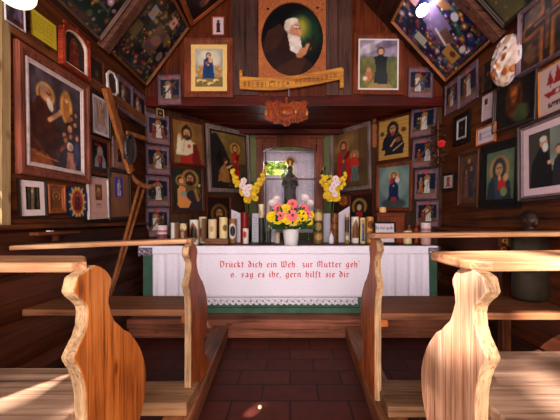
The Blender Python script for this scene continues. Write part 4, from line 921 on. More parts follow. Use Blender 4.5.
for s,x in ((-1,-.02),(1,.09)): g.ball((x,.52*H,.04),.016,6,(.8,1.4,.5))
for s in (-1,1): g.ball((s*.46*W,.5*H,.022),.018,6,(.8,1.8,.5))
g.build('gilded_detail','gold',r,smooth=True)
MB().box(-.01,.01,H*.9,H*1.12,-.01,.012).build('hanger','carved',r)
MB().box(-.012,.012,H*.1,H*.96,-.055,-.001).build('bracket','carved',r)
# ================================================================ NICHE
fr=MB(); D0=YB-.05
struct_n=[]
fo=MB(); fo.box(-.445,-.352,D0,YB,.80,2.13); fo.box(.342,.44,D0,YB,.80,2.13)
arch=[(-.37,2.13),(-.37,1.93)]
for k in range(13):
    t=k/12; arch.append((-.33+.66*t,1.965+.05*math.sin(math.pi*t)))
arch+=[(.36,1.93),(.36,2.13)]
fo.prism(arch,D0,YB,lambda a,b,c:(a,c,b)); fo.box(-.46,.455,D0-.02,YB,2.115,2.15)
wn=struct(fo.build('window_3','nichewood',bevel=.003))
o=MB()
for s in (-1,1):
    c=(s*.33-.003,2.06)
    pts=[(c[0]-s*.06+.0,D0-.004,c[1]+.03),(c[0]+s*.05,D0-.004,c[1]+.03),(c[0]+s*.055,D0-.004,c[1]-.03),(c[0]+s*.02,D0-.004,c[1]-.012),(c[0]-s*.02,D0-.004,c[1]-.02),(c[0]-s*.06,D0-.004,c[1]+.03)]
    o.tube(pts,.003,5)
o.build('corner_ornament',flat('ornament_line',(150,96,54),.5),wn)
mu=MB(); zc=P(0,179,3.87).z; mu.box(nx0,nx1,YB-.03,YB-.012,zc-.008,zc+.008); mu.box(-.33,-.318,YB-.03,YB-.012,nz0,nz1); mu.box(.325,.337,YB-.03,YB-.012,nz0,nz1); mu.build('muntin','nichewood',wn)
MB().box(nx0,nx1,YB-.01,YB-.006,nz0,nz1).build('pane','glass',wn)
# recess box behind the glass
RD=4.32; wx0,wx1,wz0,wz1=-.35,.16,1.60,1.90
mb=MB(); T=.02
mb.box(nx0-T-.1,nx0-.1,YB+.03,RD,nz0-.05,nz1+.1); mb.box(nx1+.1,nx1+T+.1,YB+.03,RD,nz0-.05,nz1+.1); mb.box(nx0-.12,nx1+.12,YB+.03,RD+T,nz1+.08,nz1+.1); mb.box(nx0-.12,nx1+.12,YB+.03,RD+T,nz0-.07,nz0-.05)
mb.box(nx0-.12,wx0,RD,RD+T,nz0-.05,nz1+.1); mb.box(wx1,nx1+.12,RD,RD+T,nz0-.05,nz1+.1); mb.box(wx0,wx1,RD,RD+T,nz0-.05,wz0); mb.box(wx0,wx1,RD,RD+T,wz1,nz1+.1)
struct(mb.build('wall_niche',flat('whitewash',(170,156,168),.9)))
wo=MB(); 
wo.box(wx0,wx1,RD+.005,RD+.015,(wz0+wz1)/2+.03,(wz0+wz1)/2+.045); wo.box(-.085,-.075,RD+.005,RD+.015,wz0,wz1); struct(wo.build('window_4','nichewood'))
# curtains
def curtain(label,edge,y,z0,amp,nf,seed):
    """edge(v)->(x0,x1) at height fraction v from z0 up"""
    def fn(u,v):
        x0,x1,z1=edge(v); x=x0+(x1-x0)*u; return (x,amp*math.sin(u*nf*6.28+seed)*(1-.3*v),z0+(z1-z0)*v-z0)
    o=sheet(40,16,fn).build('curtain','curtain',None,smooth=True); o.location=(0,y,z0)
    m_=o.modifiers.new('s','SOLIDIFY'); m_.thickness=.002
    return tag(o,label,'curtain')
curtain('white curtain drawn to the right side of the glazed niche',lambda v:(.02+.03*v,.42,1.99) if v<.5 else (.05-.0*(v),.42,1.99),4.22,.83,.012,6,0)
curtain('white curtain at the left side of the glazed niche below the bright pane',lambda v:(-.42,-.08-.06*v,1.69),4.24,.83,.012,5,1)
curtain('short white valance across the top of the niche',lambda v:(-.42,.42,2.0),4.18,1.872,.006,9,2)
# draped plinth tent in niche
o=MB(); o.prism([(-.30,0),(-.22,.27),(.20,.27),(.33,.0)],-.09,.05,lambda a,b,c:(a,c,b)).build
r=MB().prism([(-.32,0),(-.2,.3),(-.06,.33),(.12,.33),(.22,.3),(.34,0)],-.10,.10,lambda a,b,c:(a,c,b)).build('draped_pedestal','curtain',None,bevel=.02,seg=3); r.location=(0,4.07,.812)
tag(r,'white draped pedestal under the dark statue in the niche','pedestal')
# statue
r=root('madonna_statue','dark carved crowned madonna statue standing in the glazed niche','statue',(.0,4.07,1.146)); r.scale=(1.3,1.1,1.32)
mb=MB()
mb.lathe([(.065,0),(.075,.02),(.07,.08),(.062,.18),(.066,.27),(.07,.33),(.058,.38),(.03,.41),(.02,.425),(.001,.43)],n=20,sy=.75)
mb.ball((0,-.005,.455),.036,10,(.85,.95,1.2)); 
for s in (-1,1): mb.tube([(s*.06,0,.36),(s*.075,-.03,.28),(s*.03,-.065,.27)],[.02,.018,.014],8)
for k in range(9):
    a=-1.2+k*.3; mb.tube([(math.sin(a)*.062,-math.cos(a)*.05,.02),(math.sin(a)*.052,-math.cos(a)*.042,.2)],[.008,.004],5)
bo=mb.build('body','darkwoodfig',r,smooth=True)
ch=MB(); ch.lathe([(.018,0),(.022,.04),(.018,.09),(.005,.11)],(.03,-.075,.25),12); ch.ball((.03,-.078,.375),.02,8); ch.build('child','darkwoodfig',r,smooth=True)
cr=MB(); cr.lathe([(.030,0),(.034,.02),(.045,.05),(.034,.07),(.01,.085)],(0,0,.485),14)
for k in range(13):
    a=-1.3+k*2.6/12; cr.tube([(math.sin(a)*.05,.01,.5+math.cos(a)*.05),(math.sin(a)*.095,.01,.5+math.cos(a)*.1)],[.005,.002],5)
cr.build('crown','brass',r)
# outside foliage beyond niche window
def foliage(mb,n,fn,s0,s1,rs):
    for k in range(n):
        c=Vector(fn(rs)); d=Vector((rs.gauss(0,1),rs.gauss(0,1),rs.gauss(0,1))).normalized(); e=d.orthogonal().normalized(); f_=d.cross(e); s=rs.uniform(s0,s1)
        mb.add([c-d*s,c+e*s*.45,c+d*s,c-e*s*.45+f_*s*.1],[(0,1,2),(0,2,3)])
rs=random.Random(5); mb=MB(); foliage(mb,2600,lambda r:(r.uniform(-1.3,1.0),7.0+r.gauss(0,.5),.9+r.random()**.8*2.0),.06,.12,rs)
rt=root('leafy_bush','sunlit green bush seen through the small niche window','bush',(-.1,7.0,-.3)); o=mb.build('foliage',flat('bright_leaf',(150,176,60),.5,noise=.3),rt); o.data.transform(Matrix.Translation(-Vector(rt.location)))
mb=MB(); 
for k in range(5): a=k*1.2; mb.tube([(.1*math.cos(a),.1*math.sin(a),0),(.35*math.cos(a),.3*math.sin(a),1.2),(.6*math.cos(a),.4*math.sin(a),2.4)],[.03,.02,.01],6)
mb.build('stem','plainwood',rt)
# ================================================================ ALTAR TOP ITEMS
ZT_=.7865
def basey(y): return (HC-ZT_)*F/(y-PY0)
def X_(px,d): return (px-PX0)/F*d
def candle(px0,px1,yt,yb,paint,label,d=None,dish=False,wick=True,z=None,name='candle',cat='candle',group=None):
    d=d or min(3.3,basey(yb)); z=ZT_ if z is None else z
    w=(px1-px0)/F*d; h=HC-(yt-PY0)/F*d-z; x=X_((px0+px1)/2,d)
    r=root(name,label,cat,(x,d,z+.0005),None,group or 'candles on the altar')
    p=Pt(40,int(max(16,min(60,40*h/(w*3.14)))),asp=w*3.14/h); paint(p)
    p.mesh(w*3.14,h,'body','wax',r,cyl=w/2)
    o=MB().lathe([(w/2*.96,h-.001),(w/2*.999,h-.0005),(w/2*.9,h+.002),(w/2*.7,h-.003),(.001,h-.004)],n=24).build('wax_pool',flat('pale_wax_%d'%len(bpy.data.materials),tuple(min(235,q*1.05) for q in p.C[-1,20]),.4),r,smooth=True)
    MB().lathe([(w/2*.99,0),(w/2*.99,.003),(.001,.003)],n=24).build('foot','card',r)
    if wick: MB().tube([(0,0,h-.005),(.001,0,h+.012)],.0016,5).build('wick','wick',r)
    return r
def cw(base,*ops):
    def f(p):
        p.C[:]=base; p.noise(.04,5,1)
        for o in ops: o(p)
    return f
CR=(226,200,160); WH=(232,218,208); BR=(96,50,26)
stripe=cw((226,200,200),lambda p:p.rect(0,.0,1,.3,(190,130,130),.7),lambda p:p.rect(0,.3,1,.55,(120,60,66)),lambda p:p.rect(0,.62,1,.75,(176,110,116)))
candle(157.5,167,225.5,243.5,stripe,'short white and dusty-red striped candle at the left end of the altar',d=2.95)
candle(171,179.5,223,243,cw(WH,lambda p:p.rect(.52,0,.8,1,BR,.8)),'plain white candle with a dark brown side, second from the left end',d=3.0)
candle(180,187.5,223.5,243,cw((110,60,34),lambda p:p.ell(.5,.82,.2,CR,.8),lambda p:p.fig(.5,.1,.6,.14,(190,150,120))),'squat brown-wrapped candle with a pale top, third from the left end',d=3.02)
def arch(c1,c2): return lambda p:(p.poly([(.3,.2),(.32,.6),(.5,.92),(.68,.6),(.7,.2)],c1),p.poly([(.37,.22),(.39,.55),(.5,.78),(.61,.55),(.63,.22)],c2))
candle(190,198.5,220,244.5,cw(WH,arch((140,80,44),(20,18,22))),'cream candle with a black pointed-arch image framed in brown')
candle(199,206.5,217,243,cw(CR,lambda p:p.rect(.5,.05,.75,.95,(90,52,30),.8),lambda p:p.ell(.5,.4,.1,(130,80,44),2)),'tall cream candle with a dark brown right half, left of the wooden block')
def block():
    d=2.93; x0,x1=X_(206,d),X_(229,d); h=.058
    o=MB().box(-(x1-x0)/2,(x1-x0)/2,-.05,.06,0,h).build('wooden_block',wood('block_wood',(100,56,36),(150,96,66),'X',.5),None,bevel=.004); o.location=((x0+x1)/2,d,ZT_+.0005); tag(o,'reddish wooden block carrying two cream candles','block'); return ZT_+h+.001
zb=block()
candle(208.5,216.5,219.5,0,cw((228,200,160),lambda p:p.ell(.5,.5,.08,(196,150,100),1.5)),'plain cream candle, left one on the wooden block',d=2.94,z=zb)
candle(219.5,227.5,217.5,0,cw((232,206,150),lambda p:p.ell(.6,.5,.1,(120,90,50),1.3)),'yellowish cream candle with a small brown emblem, right one on the block',d=2.94,z=zb)
candle(229,236.5,219,243,cw((150,100,60),lambda p:p.ell(.5,.5,.2,WH,1.6),lambda p:p.ell(.53,.5,.11,(24,18,20),2)),'brown candle with a dark figure in a white oval, right of the block')
candle(243,248.5,228.5,243.5,cw(WH,lambda p:p.ell(.46,.6,.12,(196,60,50),1.6)),'small white candle with a red mark, in front of the tall dark red one')
candle(240.5,249,212.5,0,cw((120,14,16)),'tall dark red candle between the white cards left of the centre',d=3.08)
candle(313,323,209.5,243.5,cw((110,84,44),lambda p:p.ell(.5,.78,.16,(206,170,110),.9),lambda p:p.ell(.5,.5,.15,(150,120,60),.9),lambda p:p.ring(.5,.5,.16,.25,(60,40,20)),lambda p:p.ell(.52,.2,.14,(170,130,70),.7)),'tall gold and olive patterned candle right of the flower pot')
candle(330.5,338.5,213.5,242.5,cw((110,56,24),lambda p:p.noise(.4,12,3)),'tall mottled brown candle below the right bouquet',d=3.1)
candle(344.8,349.2,214,242.5,cw((150,110,70),lambda p:p.ell(.5,.6,.3,(70,50,40),1.6),lambda p:p.rect(0,.9,1,1,(210,180,160)),lambda p:p.ell(.5,.2,.16,(206,190,180),1)),'thin candle with bottle-shaped brown pattern beside the white sheet',d=2.98)
candle(351.5,358.8,217,243,cw(WH,arch((150,100,60),(110,70,40))),'white candle with a brown arched figure right of the white sheet')
candle(360,365.3,218,243.5,cw((226,196,130),lambda p:p.fig(.5,.1,.8,.16,(40,90,150),SK,(90,50,30),cloak=(214,180,90)),lambda p:p.ell(.5,.58,.07,(200,40,40))),'slim cream candle painted with a small blue figure')
candle(366.3,373.5,217,243,cw((200,130,60),lambda p:p.ell(.5,.7,.14,(110,60,30),1.3),lambda p:p.ell(.5,.3,.14,(130,70,36),1.4),lambda p:p.noise(.2,9,2)),'amber-brown relief candle left of the lettered sign')
candle(403.5,411.5,231,243,cw((236,206,160)),'low pale yellow candle right of the lettered sign',d=3.0)
candle(421,430.5,223,242.5,stripe,'white and dusty-red banded candle near the right altar end',d=2.88)
candle(275,280,232.5,243,cw((214,180,160)),'short pinkish candle stub left of the flower pot',d=3.05)
candle(258.6,264.4,204.5,0,cw((44,44,38),lambda p:p.rect(0,.66,1,1,(214,190,150)),lambda p:p.noise(.3,9,2)),'dark green lower, cream topped tall candle between white cards',d=3.1)
candle(266.5,271,205,0,cw((60,56,50),lambda p:p.rect(0,.72,1,1,(206,170,160)),lambda p:p.ell(.5,.4,.12,(130,110,90),2)),'thin grey patterned candle left of the flower pot',d=3.12)
# small mary bottle
d=2.98; r=root('figure_bottle','tiny white figure-shaped bottle with a reddish head','bottle',(X_(331.3,d),d,ZT_+.0005))
MB().lathe([(.022,0),(.026,.01),(.026,.06),(.02,.085),(.010,.1),(.009,.11)],n=16).build('bottle','white',r,smooth=True); MB().ball((0,0,.122),.014,8,(1,1,1.2)).build('head',flat('reddish_cap',(190,90,76),.5),r,smooth=True)
# white cards
def wcard(x0,x1,yt,yb,d,label,tri=None,ang=0,lines=True,c=(206,196,210)):
    w=(x1-x0)/F*d; h=HC-(yt-PY0)/F*d-ZT_; r=root('white_card',label,'card',(X_((x0+x1)/2,d),d,ZT_+.001),Matrix.Rotation(ang,3,'Z')@Matrix.Rotation(-.06,3,'X'),'white cards on the altar')
    hl,hr=(h,h) if not tri else (h*tri[0],h*tri[1])
    MB().prism([(-w/2,0),(w/2,0),(w/2,hr),(-w/2,hl)],-.002,.002,lambda a,b,cc:(a,cc,b)).build('sheet',flat('card_%d'%len(bpy.data.materials),c,.8,noise=.03),r)
    MB().prism([(-.01,0),(.01,0),(.008,h*.6)],.0025,.07,lambda a,b,cc:(a,cc if b==0 else .0035,b)).build('prop','card',r)
    if lines:
        mb=MB(); rs=random.Random(int(x0)); 
        for k in range(int(h/.018)-2): mb.box(-w*.34,-w*.34+w*.68*rs.uniform(.5,1),-.0026,-.0021,h*.12+k*.0165,h*.12+k*.0165+.004)
        mb.build('printed_lines',flat('grey_print_%d'%len(bpy.data.materials),(150,130,156),.8),r)
wcard(231,241,209.5,243,3.14,'white printed sheet with slanting top behind the brown oval candle',tri=(1.0,.87))
wcard(252,259,213.5,243,3.16,'narrow white card left of the dark tall candle',c=(190,184,196))
wcard(266,276,213.5,243,3.17,'white card behind the thin grey candle',c=(190,184,196),lines=False)
wcard(323.5,331,213.5,243,3.15,'grey-white card left of the mottled brown candle',lines=False,c=(176,168,182))
wcard(338.5,350,206,243,3.15,'white sheet with rising right corner beside the thin brown-patterned candle',tri=(.80,1.0),lines=False)
# sign
d=2.92; w=22/F*d; h=.2; r=root('lettered_sign','black-framed white sign with two lines of dark lettering on the altar','sign',(X_(385,d),d,ZT_+.001),Matrix.Rotation(-.08,3,'X'))
fm=MB(); H_=.225; 
R90=Matrix.Rotation(math.pi/2,4,'X')
def to_up(o): o.data.transform(R90); return o
to_up(frame_mb(w,H_,.018,.016).build('frame','blackmetal',r)); to_up(MB().box(-w/2+.01,w/2-.01,.01,H_-.01,0,.004).build('face',flat('sign_face',(214,196,206),.7,noise=.02),r))
p=Pt(70,60,(0,0,0))
tx=MB(); strokes(tx,'Du bist',-w*.39,-w*.02,H_*.66,.0048,-.005) if False else None
G.update({'b':(4,[[(1,6),(1,.8),(2,0),(3,.8),(3,3.2),(2,4),(1,3)]]),'H':(5,[[(1,6),(1,0)],[(1,3.2),(3,3.8),(4,3),(4,-.5)]])})
strokes(tx,'Du bist gnade',-w*.41,w*.40,H_*.66,.0052,-.0052,nib=1.4); strokes(tx,'der Herr',-w*.30,w*.24,H_*.38,.0052,-.0052,nib=1.4)
tx.build('lettering',flat('dark_letters',(50,30,60),.7),r)
# brown box behind sign with a small candle on it
d=3.02; r=root('wooden_box','low red-brown wooden box behind the lettered sign','box',(X_(391,d),d+.04,ZT_+.0005)); bw=27/F*d; bh=HC-(212.5-PY0)/F*d-ZT_
MB().box(-bw/2,bw/2,-.04,.05,0,bh*.88).build('body','nichewood',r,bevel=.003); MB().box(-bw/2-.005,bw/2+.005,-.045,.055,bh*.885,bh).build('lid',wood('lid_wood',(96,36,20),(140,64,38),'X',.45),r,bevel=.003)
candle(379.5,386,214.5,0,cw((236,180,110)),'stubby amber candle standing on the wooden box',d=3.04,z=ZT_+bh+.002) if False else candle(379.5,386,207.5,0,cw((236,180,110)),'stubby amber candle standing on the wooden box',d=3.04,z=ZT_+bh+.002)
# statuettes
def statuette(px_,d,h,label,mat='carved',s=1.0,z=ZT_+.0005):
    r=root('statuette',label,'statuette',(X_(px_,d),d,z)); mb=MB()
    mb.lathe([(.034,0),(.036,.01),(.03,.014),(.028,.03),(.024,h*.4),(.027,h*.62),(.026,h*.72),(.012,h*.79),(.008,h*.8)],n=16,sy=.8)
    for q in (-1,1): mb.tube([(q*.024,0,h*.7),(q*.03,-.014,h*.55),(q*.006,-.03,h*.56)],[.010,.009,.006],7)
    mb.build('body',mat,r,smooth=True); MB().ball((0,-.003,h*.87),h*.085,8,(.85,.9,1.15)).build('head',mat,r,smooth=True)
statuette(409,2.97+.12,.20,'brown carved statuette left of the banded right candle','plainwood')
statuette(416.5,3.02,.22,'darker carved statuette beside the banded right candle','carved')
r=root('wall_statuette','tall thin carved figure hanging between the red-robed picture and the gold-ground picture','statuette',PAR.hit(374.3,148,.03))
h=.36; mb=MB().lathe([(.012,0),(.034,.02),(.03,.1),(.036,.2),(.038,.26),(.02,.29),(.008,.295)],n=14,sy=.6); mb.box(-.01,.01,.012,.03,.1,.2); mb.build('body','plainwood',r,smooth=False); MB().ball((0,0,.325),.028,8,(.9,.9,1.2)).build('head','plainwood',r,smooth=True)
# ---------------- flowers
def petal_flower(mb,cm,c,nrm,r,n,cup=.35,w=.5,layers=1):
    c=Vector(c); nrm=Vector(nrm).normalized(); u=nrm.orthogonal().normalized(); v=nrm.cross(u)
    for L in range(layers):
        R_=r*(1-.3*L)
        for k in range(n):
            a=2*math.pi*(k+.5*L)/n; d=u*math.cos(a)+v*math.sin(a); t=nrm.cross(d); hw=R_*w*math.pi/n*1.6
            lift=cup+.25*L
            p0=c+d*R_*.12; p1=c+d*R_*.55+nrm*R_*lift*.45; p2=c+d*R_+nrm*R_*lift*.8
            mb.add([p0-t*hw*.4,p0+t*hw*.4,p1+t*hw,p2+t*hw*.6,p2-t*hw*.6,p1-t*hw],[(0,1,2,5),(5,2,3,4)])
    if cm is not None: cm.ball(c+nrm*r*.12,r*.24,5,(1,1,.7) if abs(nrm.z)>.7 else (1,.7,1))
def leafblade(mb,pts,w):
    pts=[Vector(p) for p in pts]; vs=[]; n=len(pts)
    for i,p in enumerate(pts):
        t=(pts[min(i+1,n-1)]-pts[max(i-1,0)]).normalized(); s=t.cross(Vector((0,1,0))).normalized(); ww=w*math.sin(math.pi*(i+.6)/(n+.2)); vs+=[p-s*ww,p+s*ww]
    mb.add(vs,[(2*i,2*i+1,2*i+3,2*i+2) for i in range(n-1)])
# centre bouquet
d=2.80; xc=X_(291,d); zt=HC-(229-PY0)/F*d
r=root('flower_pot','round white ceramic flower pot at the centre of the altar','pot',(xc,d,ZT_+.001)); h=zt-ZT_
MB().lathe([(.060,0),(.066,.006),(.073,h*.5),(.078,h*.94),(.081,h),(.076,h),(.070,h*.9),(.001,h*.88)],n=32).build('pot','white',r,smooth=True)
MB().lathe([(.0695,h*.885),(.001,h*.89)],n=24).build('soil','dark',r)
bq=root('centre_bouquet','bouquet of pink gerberas and yellow blooms in the white pot','flowers',(xc,d,zt-.008))
def loc(px_,py_,dd): 
    p=P(px_,py_,d+dd); return p-Vector(bq.location)
rs=random.Random(11)
for px_,py_,dd,rr in [(278,208,-.02,.050),(292.5,204,-.03,.056),(280.5,215.5,-.10,.050),(292.5,215.5,-.12,.062),(304,208,-.02,.048),(307.5,213.5,-.07,.042)]:
    c=loc(px_,py_,dd); mb=MB(); cm=MB(); nr=(c.x*1.6,-1,.25+c.z*.8); petal_flower(mb,cm,c,nr,rr*.92,14,.10,.95,2); o=mb.build('gerbera','pink',bq); cm.build('flower_centre','brownc',o,smooth=True)
for px_,py_,dd,rr in [(272,217,-.05,.058),(285.5,209,-.08,.052),(287,219.5,-.11,.056),(296,221.5,-.11,.05),(301.5,216,-.11,.06),(310,215,-.03,.044),(309,222,-.05,.04),(278,220,-.09,.05),(292,222,-.09,.05)]:
    c=loc(px_,py_,dd); mb=MB(); nr=Vector((c.x*1.6,-1,.2+c.z*.5)); petal_flower(mb,None,c,nr,rr*.92,16,.2,.9,3); mb.build('chrysanthemum','yellow',bq)
for px_,py_,dd,rr in [(273,203,.04,.04),(305,198,.04,.04),(310,203,.02,.035),(277,199,.05,.035)]:
    c=loc(px_,py_,dd); mb=MB(); petal_flower(mb,None,c,(c.x,-1,.6),rr,8,.4,.7,2); mb.build('pale_bloom','palepetal',bq)
mb=MB()
for k in range(170):
    a=rs.uniform(0,6.28); e=rs.uniform(-.15,1.0); R_=rs.uniform(.10,.19); c=Vector((R_*1.15*math.cos(a)*math.cos(e),R_*.8*math.sin(a)*math.cos(e)-.01,.015+R_*1.25*max(0,math.sin(e)))); dr=(c+Vector((0,0,.05))).normalized(); leafblade(mb,[c*.75,c,c+dr*.045],.011)
mb.build('foliage','leaf',bq)
mb=MB()
for k in range(110):
    a=rs.uniform(0,6.28); e=rs.uniform(-.1,1.2); R_=rs.uniform(.17,.22); c=Vector((R_*1.1*math.cos(a)*math.cos(e),R_*.75*math.sin(a)*math.cos(e)-.01,.02+R_*1.2*max(0,math.sin(e)))); mb.ball(c,rs.uniform(.004,.008),3)
tag(mb.build('small_white_blossoms','palepetal',bq),None,None,None,'stuff')
mb=MB()
for k in range(12): a=k*.52; mb.tube([(0.02*math.cos(a),.02*math.sin(a),0),(.07*math.cos(a),.05*math.sin(a),.09),(.1*math.cos(a),.07*math.sin(a),.16)],.003,5)
mb.build('stem','stem',bq)
def glad(label,px_,d,branches,orchids,ptop):
    z0=ZT_+.0005; x=X_(px_,d); r=root('vase','dark vase of %s'%label,'vase',(x,d,z0)); h=.17
    MB().lathe([(.03,0),(.04,.01),(.042,.06),(.03,.12),(.028,.15),(.036,h),(.033,h),(.024,.15),(.001,.1)],n=20).build('vase_body','bottle',r,smooth=True)
    b=root('yellow_bouquet',label[0].upper()+label[1:] if False else label,'flowers',(x,d,z0+h-.02)); L=Vector(b.location); rs=random.Random(px_)
    sm=MB(); lf=MB(); 
    bl=MB(); k0=0
    for pts,n,w in branches:
        P_=[P(a,bb,d+dd)-L for a,bb,dd in pts]
        sm.tube([Vector((0,0,0))]+P_,.005,6)
        tot=n
        for k in range(n):
            t=k/(n-1)*(len(P_)-1); i=min(int(t),len(P_)-2); c=P_[i].lerp(P_[i+1],t-i); taper=1-.65*(k/(n-1))
            for q in range(2 if k<n-2 else 1):
                off=Vector((rs.uniform(-1,1)*w*taper,rs.uniform(-.04,.02),rs.uniform(-1,1)*.02)); mb=MB(); cc=c+off
                petal_flower(bl,None,cc,(off.x*12,-1,rs.uniform(-.2,.6)),.030*taper+.008,5,.7,.55,2)
        e=P_[-1]; 
        for k in range(5): leafblade(lf,[e+Vector((0,0,-.01*k)),e+Vector((rs.uniform(-.015,.015),0,.02)),e+Vector((rs.uniform(-.02,.02),0,.045))],.006)
    bl.build('gladiolus_blossoms','deepyellow',b)
    for k,(a,bb) in enumerate(orchids):
        c=P(a,bb,d-.07)-L; mb=MB(); cm=MB(); petal_flower(mb,cm,c,(rs.uniform(-.3,.3),-1,.1),.036,6,.3,.85,1); o=mb.build('orchid','palepetal',b); cm.build('flower_centre',flat('orchid_centre_%d'%len(bpy.data.materials),(226,150,130),.6),o)
    for k in range(10):
        a=rs.uniform(-1,1); leafblade(lf,[(a*.02,0,-.02),(a*.06,-.01,.08),(a*.10,-.02,.17)],.012)
    for k in range(5): sm.tube([(0,0,-.02),((k-2)*.012,0,.12)],.005,6)
    sm.build('stem','stem',b); lf.build('foliage','leaf',b)
glad('yellow V-shaped bouquet with white orchids left of the niche',248,3.3,[([(247,198,0),(240,186,0),(235,176,0),(232,170,0)],9,.03),([(250,200,0),(258,188,0),(263,176,0),(266,165,0)],11,.035),([(245,200,0),(249,190,-.02),(252,186,-.02)],5,.05)],[(244,181),(242.5,186),(247,194),(249,187.5),(245.5,191)],165)
glad('bushy yellow bouquet with white orchids right of the niche',332,3.3,[([(328,197,0),(324,185,0),(321.5,175,0)],10,.04),([(334,197,0),(341,184,0),(345,175,0)],9,.04),([(330,198,0),(331,188,0),(330,178,0)],8,.06),([(330,198,0),(327,188,0),(325,170,0)],6,.03)],[(335.5,179),(334,185),(337,183),(332,189),(334.5,194)],168)
# ================================================================ OTHER OBJECTS
def tubeobj(name,label,cat,parts,loc=(0,0,0)):
    r=root(name,label,cat,loc); L=Vector(loc)
    for nm,mb,mt in parts: o=mb.build(nm,mt,r,bevel=0); o.data.transform(Matrix.Translation(-L))
    return r
# slanting cross on the left wall
A=PLW.hit(106,88,.05); B=PLW.hit(131,172,.05); u=(B-A).normalized(); n=Vector((1,0,0)); v=u.cross(n)
def bar(mb,A,B,w,t,n):
    A=Vector(A);B=Vector(B);u=(B-A).normalized(); v=u.cross(Vector(n)).normalized(); m=v.cross(u)
    vs=[q+v*a+m*b for q in (A,B) for a in (-w/2,w/2) for b in (-t/2,t/2)]
    return mb.add(vs,[(0,1,3,2),(4,6,7,5),(0,4,5,1),(2,3,7,6),(0,2,6,4),(1,5,7,3)])
C1=PLW.hit(127,133,.085); C2=PLW.hit(146.5,139,.085)
lw=wood('cross_wood',(110,56,24),(196,118,62),'Z',.5,1.2)
tubeobj('wooden_cross','large orange-brown wooden cross hung aslant near the left corner','cross',[('shaft',bar(MB(),A,B,.075,.03,n),lw),('crossbar',bar(MB(),C1,C2,.035,.02,n),lw)],(B.x,B.y,B.z))
# dark oval wreath by it
c=PLW.hit(130.5,149,.135); mb=MB(); pts=[]
for k in range(25): a=2*math.pi*k/24; pts.append((c.x,c.y+.075*math.cos(a),c.z+.115*math.sin(a)))
mb.tube(pts,.013,7,False); w2=MB(); 
for k in range(4): w2.tube([(c.x-.01,c.y-.04+.025*k,c.z-.09),(c.x-.01,c.y-.04+.027*k,c.z+.09)],.008,6)
w2.box(c.x-.03,c.x-.018,c.y-.05,c.y+.05,c.z-.09,c.z+.09)
tubeobj('hanging_ring_ornament','dark oval ring frame hanging on the lower end of the slanting cross','frame',[('rim',mb,flat('dark_grey_ring',(60,50,50),.4)),('centre',w2,'darkwoodfig')],(c.x,c.y,c.z-.12))
# crutch
mb=MB(); T1=Vector((-1.335,2.60,HC-(181-220)/F*2.60)); Bt=Vector((-1.36,1.95,.012))
T1=P(142,186,2.66); Bm_=T1+(Bt-T1)*.7
mb.tube([T1+Vector((0,.045,0)),T1.lerp(Bt,.45)+Vector((0,.03,0)),T1.lerp(Bt,.7)],.013,8); mb.tube([T1+Vector((.0,-.05,0)),T1.lerp(Bt,.45)+Vector((0,-.02,0)),T1.lerp(Bt,.7)],.013,8); mb.tube([T1.lerp(Bt,.69),Bt],[.018,.014],8)
a2=MB(); q=[P(131.5,174,2.62),P(135,180,2.62),P(141,185,2.64),P(149,187,2.66),P(157,184,2.68)]; a2.tube(q,[.012,.02,.026,.022,.012],10)
tubeobj('crutch','old wooden crutch leaning in the left corner with its curved arm rest up','crutch',[('shaft',mb,'plainwood'),('arm_rest',a2,'plainwood')],(Bt.x,Bt.y,0))
# hanging wreath with red flower, right corner
c=PAR.hit(440,142,.0); c=Vector((1.43,2.80,HC+.74)); rs=random.Random(2); mb=MB()
for k in range(110):
    z=rs.uniform(-.2,.19); a=rs.uniform(0,6.28); rr=rs.uniform(.01,.03); p_=c+Vector((rr*math.cos(a),rr*math.sin(a),z)); dd=Vector((math.cos(a),math.sin(a),rs.uniform(-1,.5))); leafblade(mb,[p_,p_+dd*.02,p_+dd*.045],.009)
mb2=MB().tube([c+Vector((0,.0,-.2)),c+Vector((0,0,.22))],.006,6); f1=MB(); petal_flower(f1,None,c+Vector((0,-.055,-.02)),(-.3,-1,0),.035,7,.4,.8,2)
tubeobj('dried_garland','hanging dark dried-leaf garland with one red flower in the right corner','garland',[('foliage',mb,flat('dry_leaf',(64,32,18),.6,noise=.3)),('stem',mb2,'plainwood'),('red_flower',f1,flat('red_petals',(190,30,24),.6))],tuple(c-Vector((0,0,.2))))
# dark-headed figure on the right
d=2.15; fx=X_(535,d); r=root('carved_figure','dark-headed carved bust in an olive robe on the far right pew by the wall','statue',(1.40,1.69,.5615))
mb=MB(); 
def cone(mb,prof,c,sx=1,sy=1): return mb.lathe(prof,c,24,sx,sy)
body=MB(); cone(body,[(.10,0),(.15,.02),(.16,.10),(.15,.25),(.165,.40),(.155,.50),(.12,.58),(.06,.625),(.045,.64),(.001,.645)],(0,0,0),.95,.7)
for s in (-1,1): body.tube([(s*.135,0,.53),(s*.165,-.03,.38),(s*.10,-.11,.30),(s*.02,-.13,.34)],[.045,.042,.036,.028],10)
o=body.build('robe','olive',r,smooth=True); m_=o.modifiers.new('r','REMESH'); m_.mode='VOXEL'; m_.voxel_size=.012; m_.use_smooth_shade=True; s_=o.modifiers.new('sm','SMOOTH'); s_.iterations=4
hd=MB(); hd.ball((0,0,0.710),.066,12,(.88,1,1.15)); hd.ball((0,-.055,0.680),.028,8,(.9,1,.9)); hd.ball((0,-.068,0.705),.012,6,(.8,1,1.6)); hd.tube([(0,0,0.610),(0,0,0.680)],[.04,.036],12)
for s in (-1,1): hd.ball((s*.06,.0,0.705),.014,6,(.5,1,1.3)); hd.ball((s*.024,-.056,0.725),.008,5)
o=hd.build('head','darkface',r,smooth=True); m_=o.modifiers.new('r','REMESH'); m_.mode='VOXEL'; m_.voxel_size=.006; m_.use_smooth_shade=True
hr=MB(); hr.ball((0,.012,0.735),.066,10,(.95,1,.95)); hr.build('hair','dark',r,smooth=True)
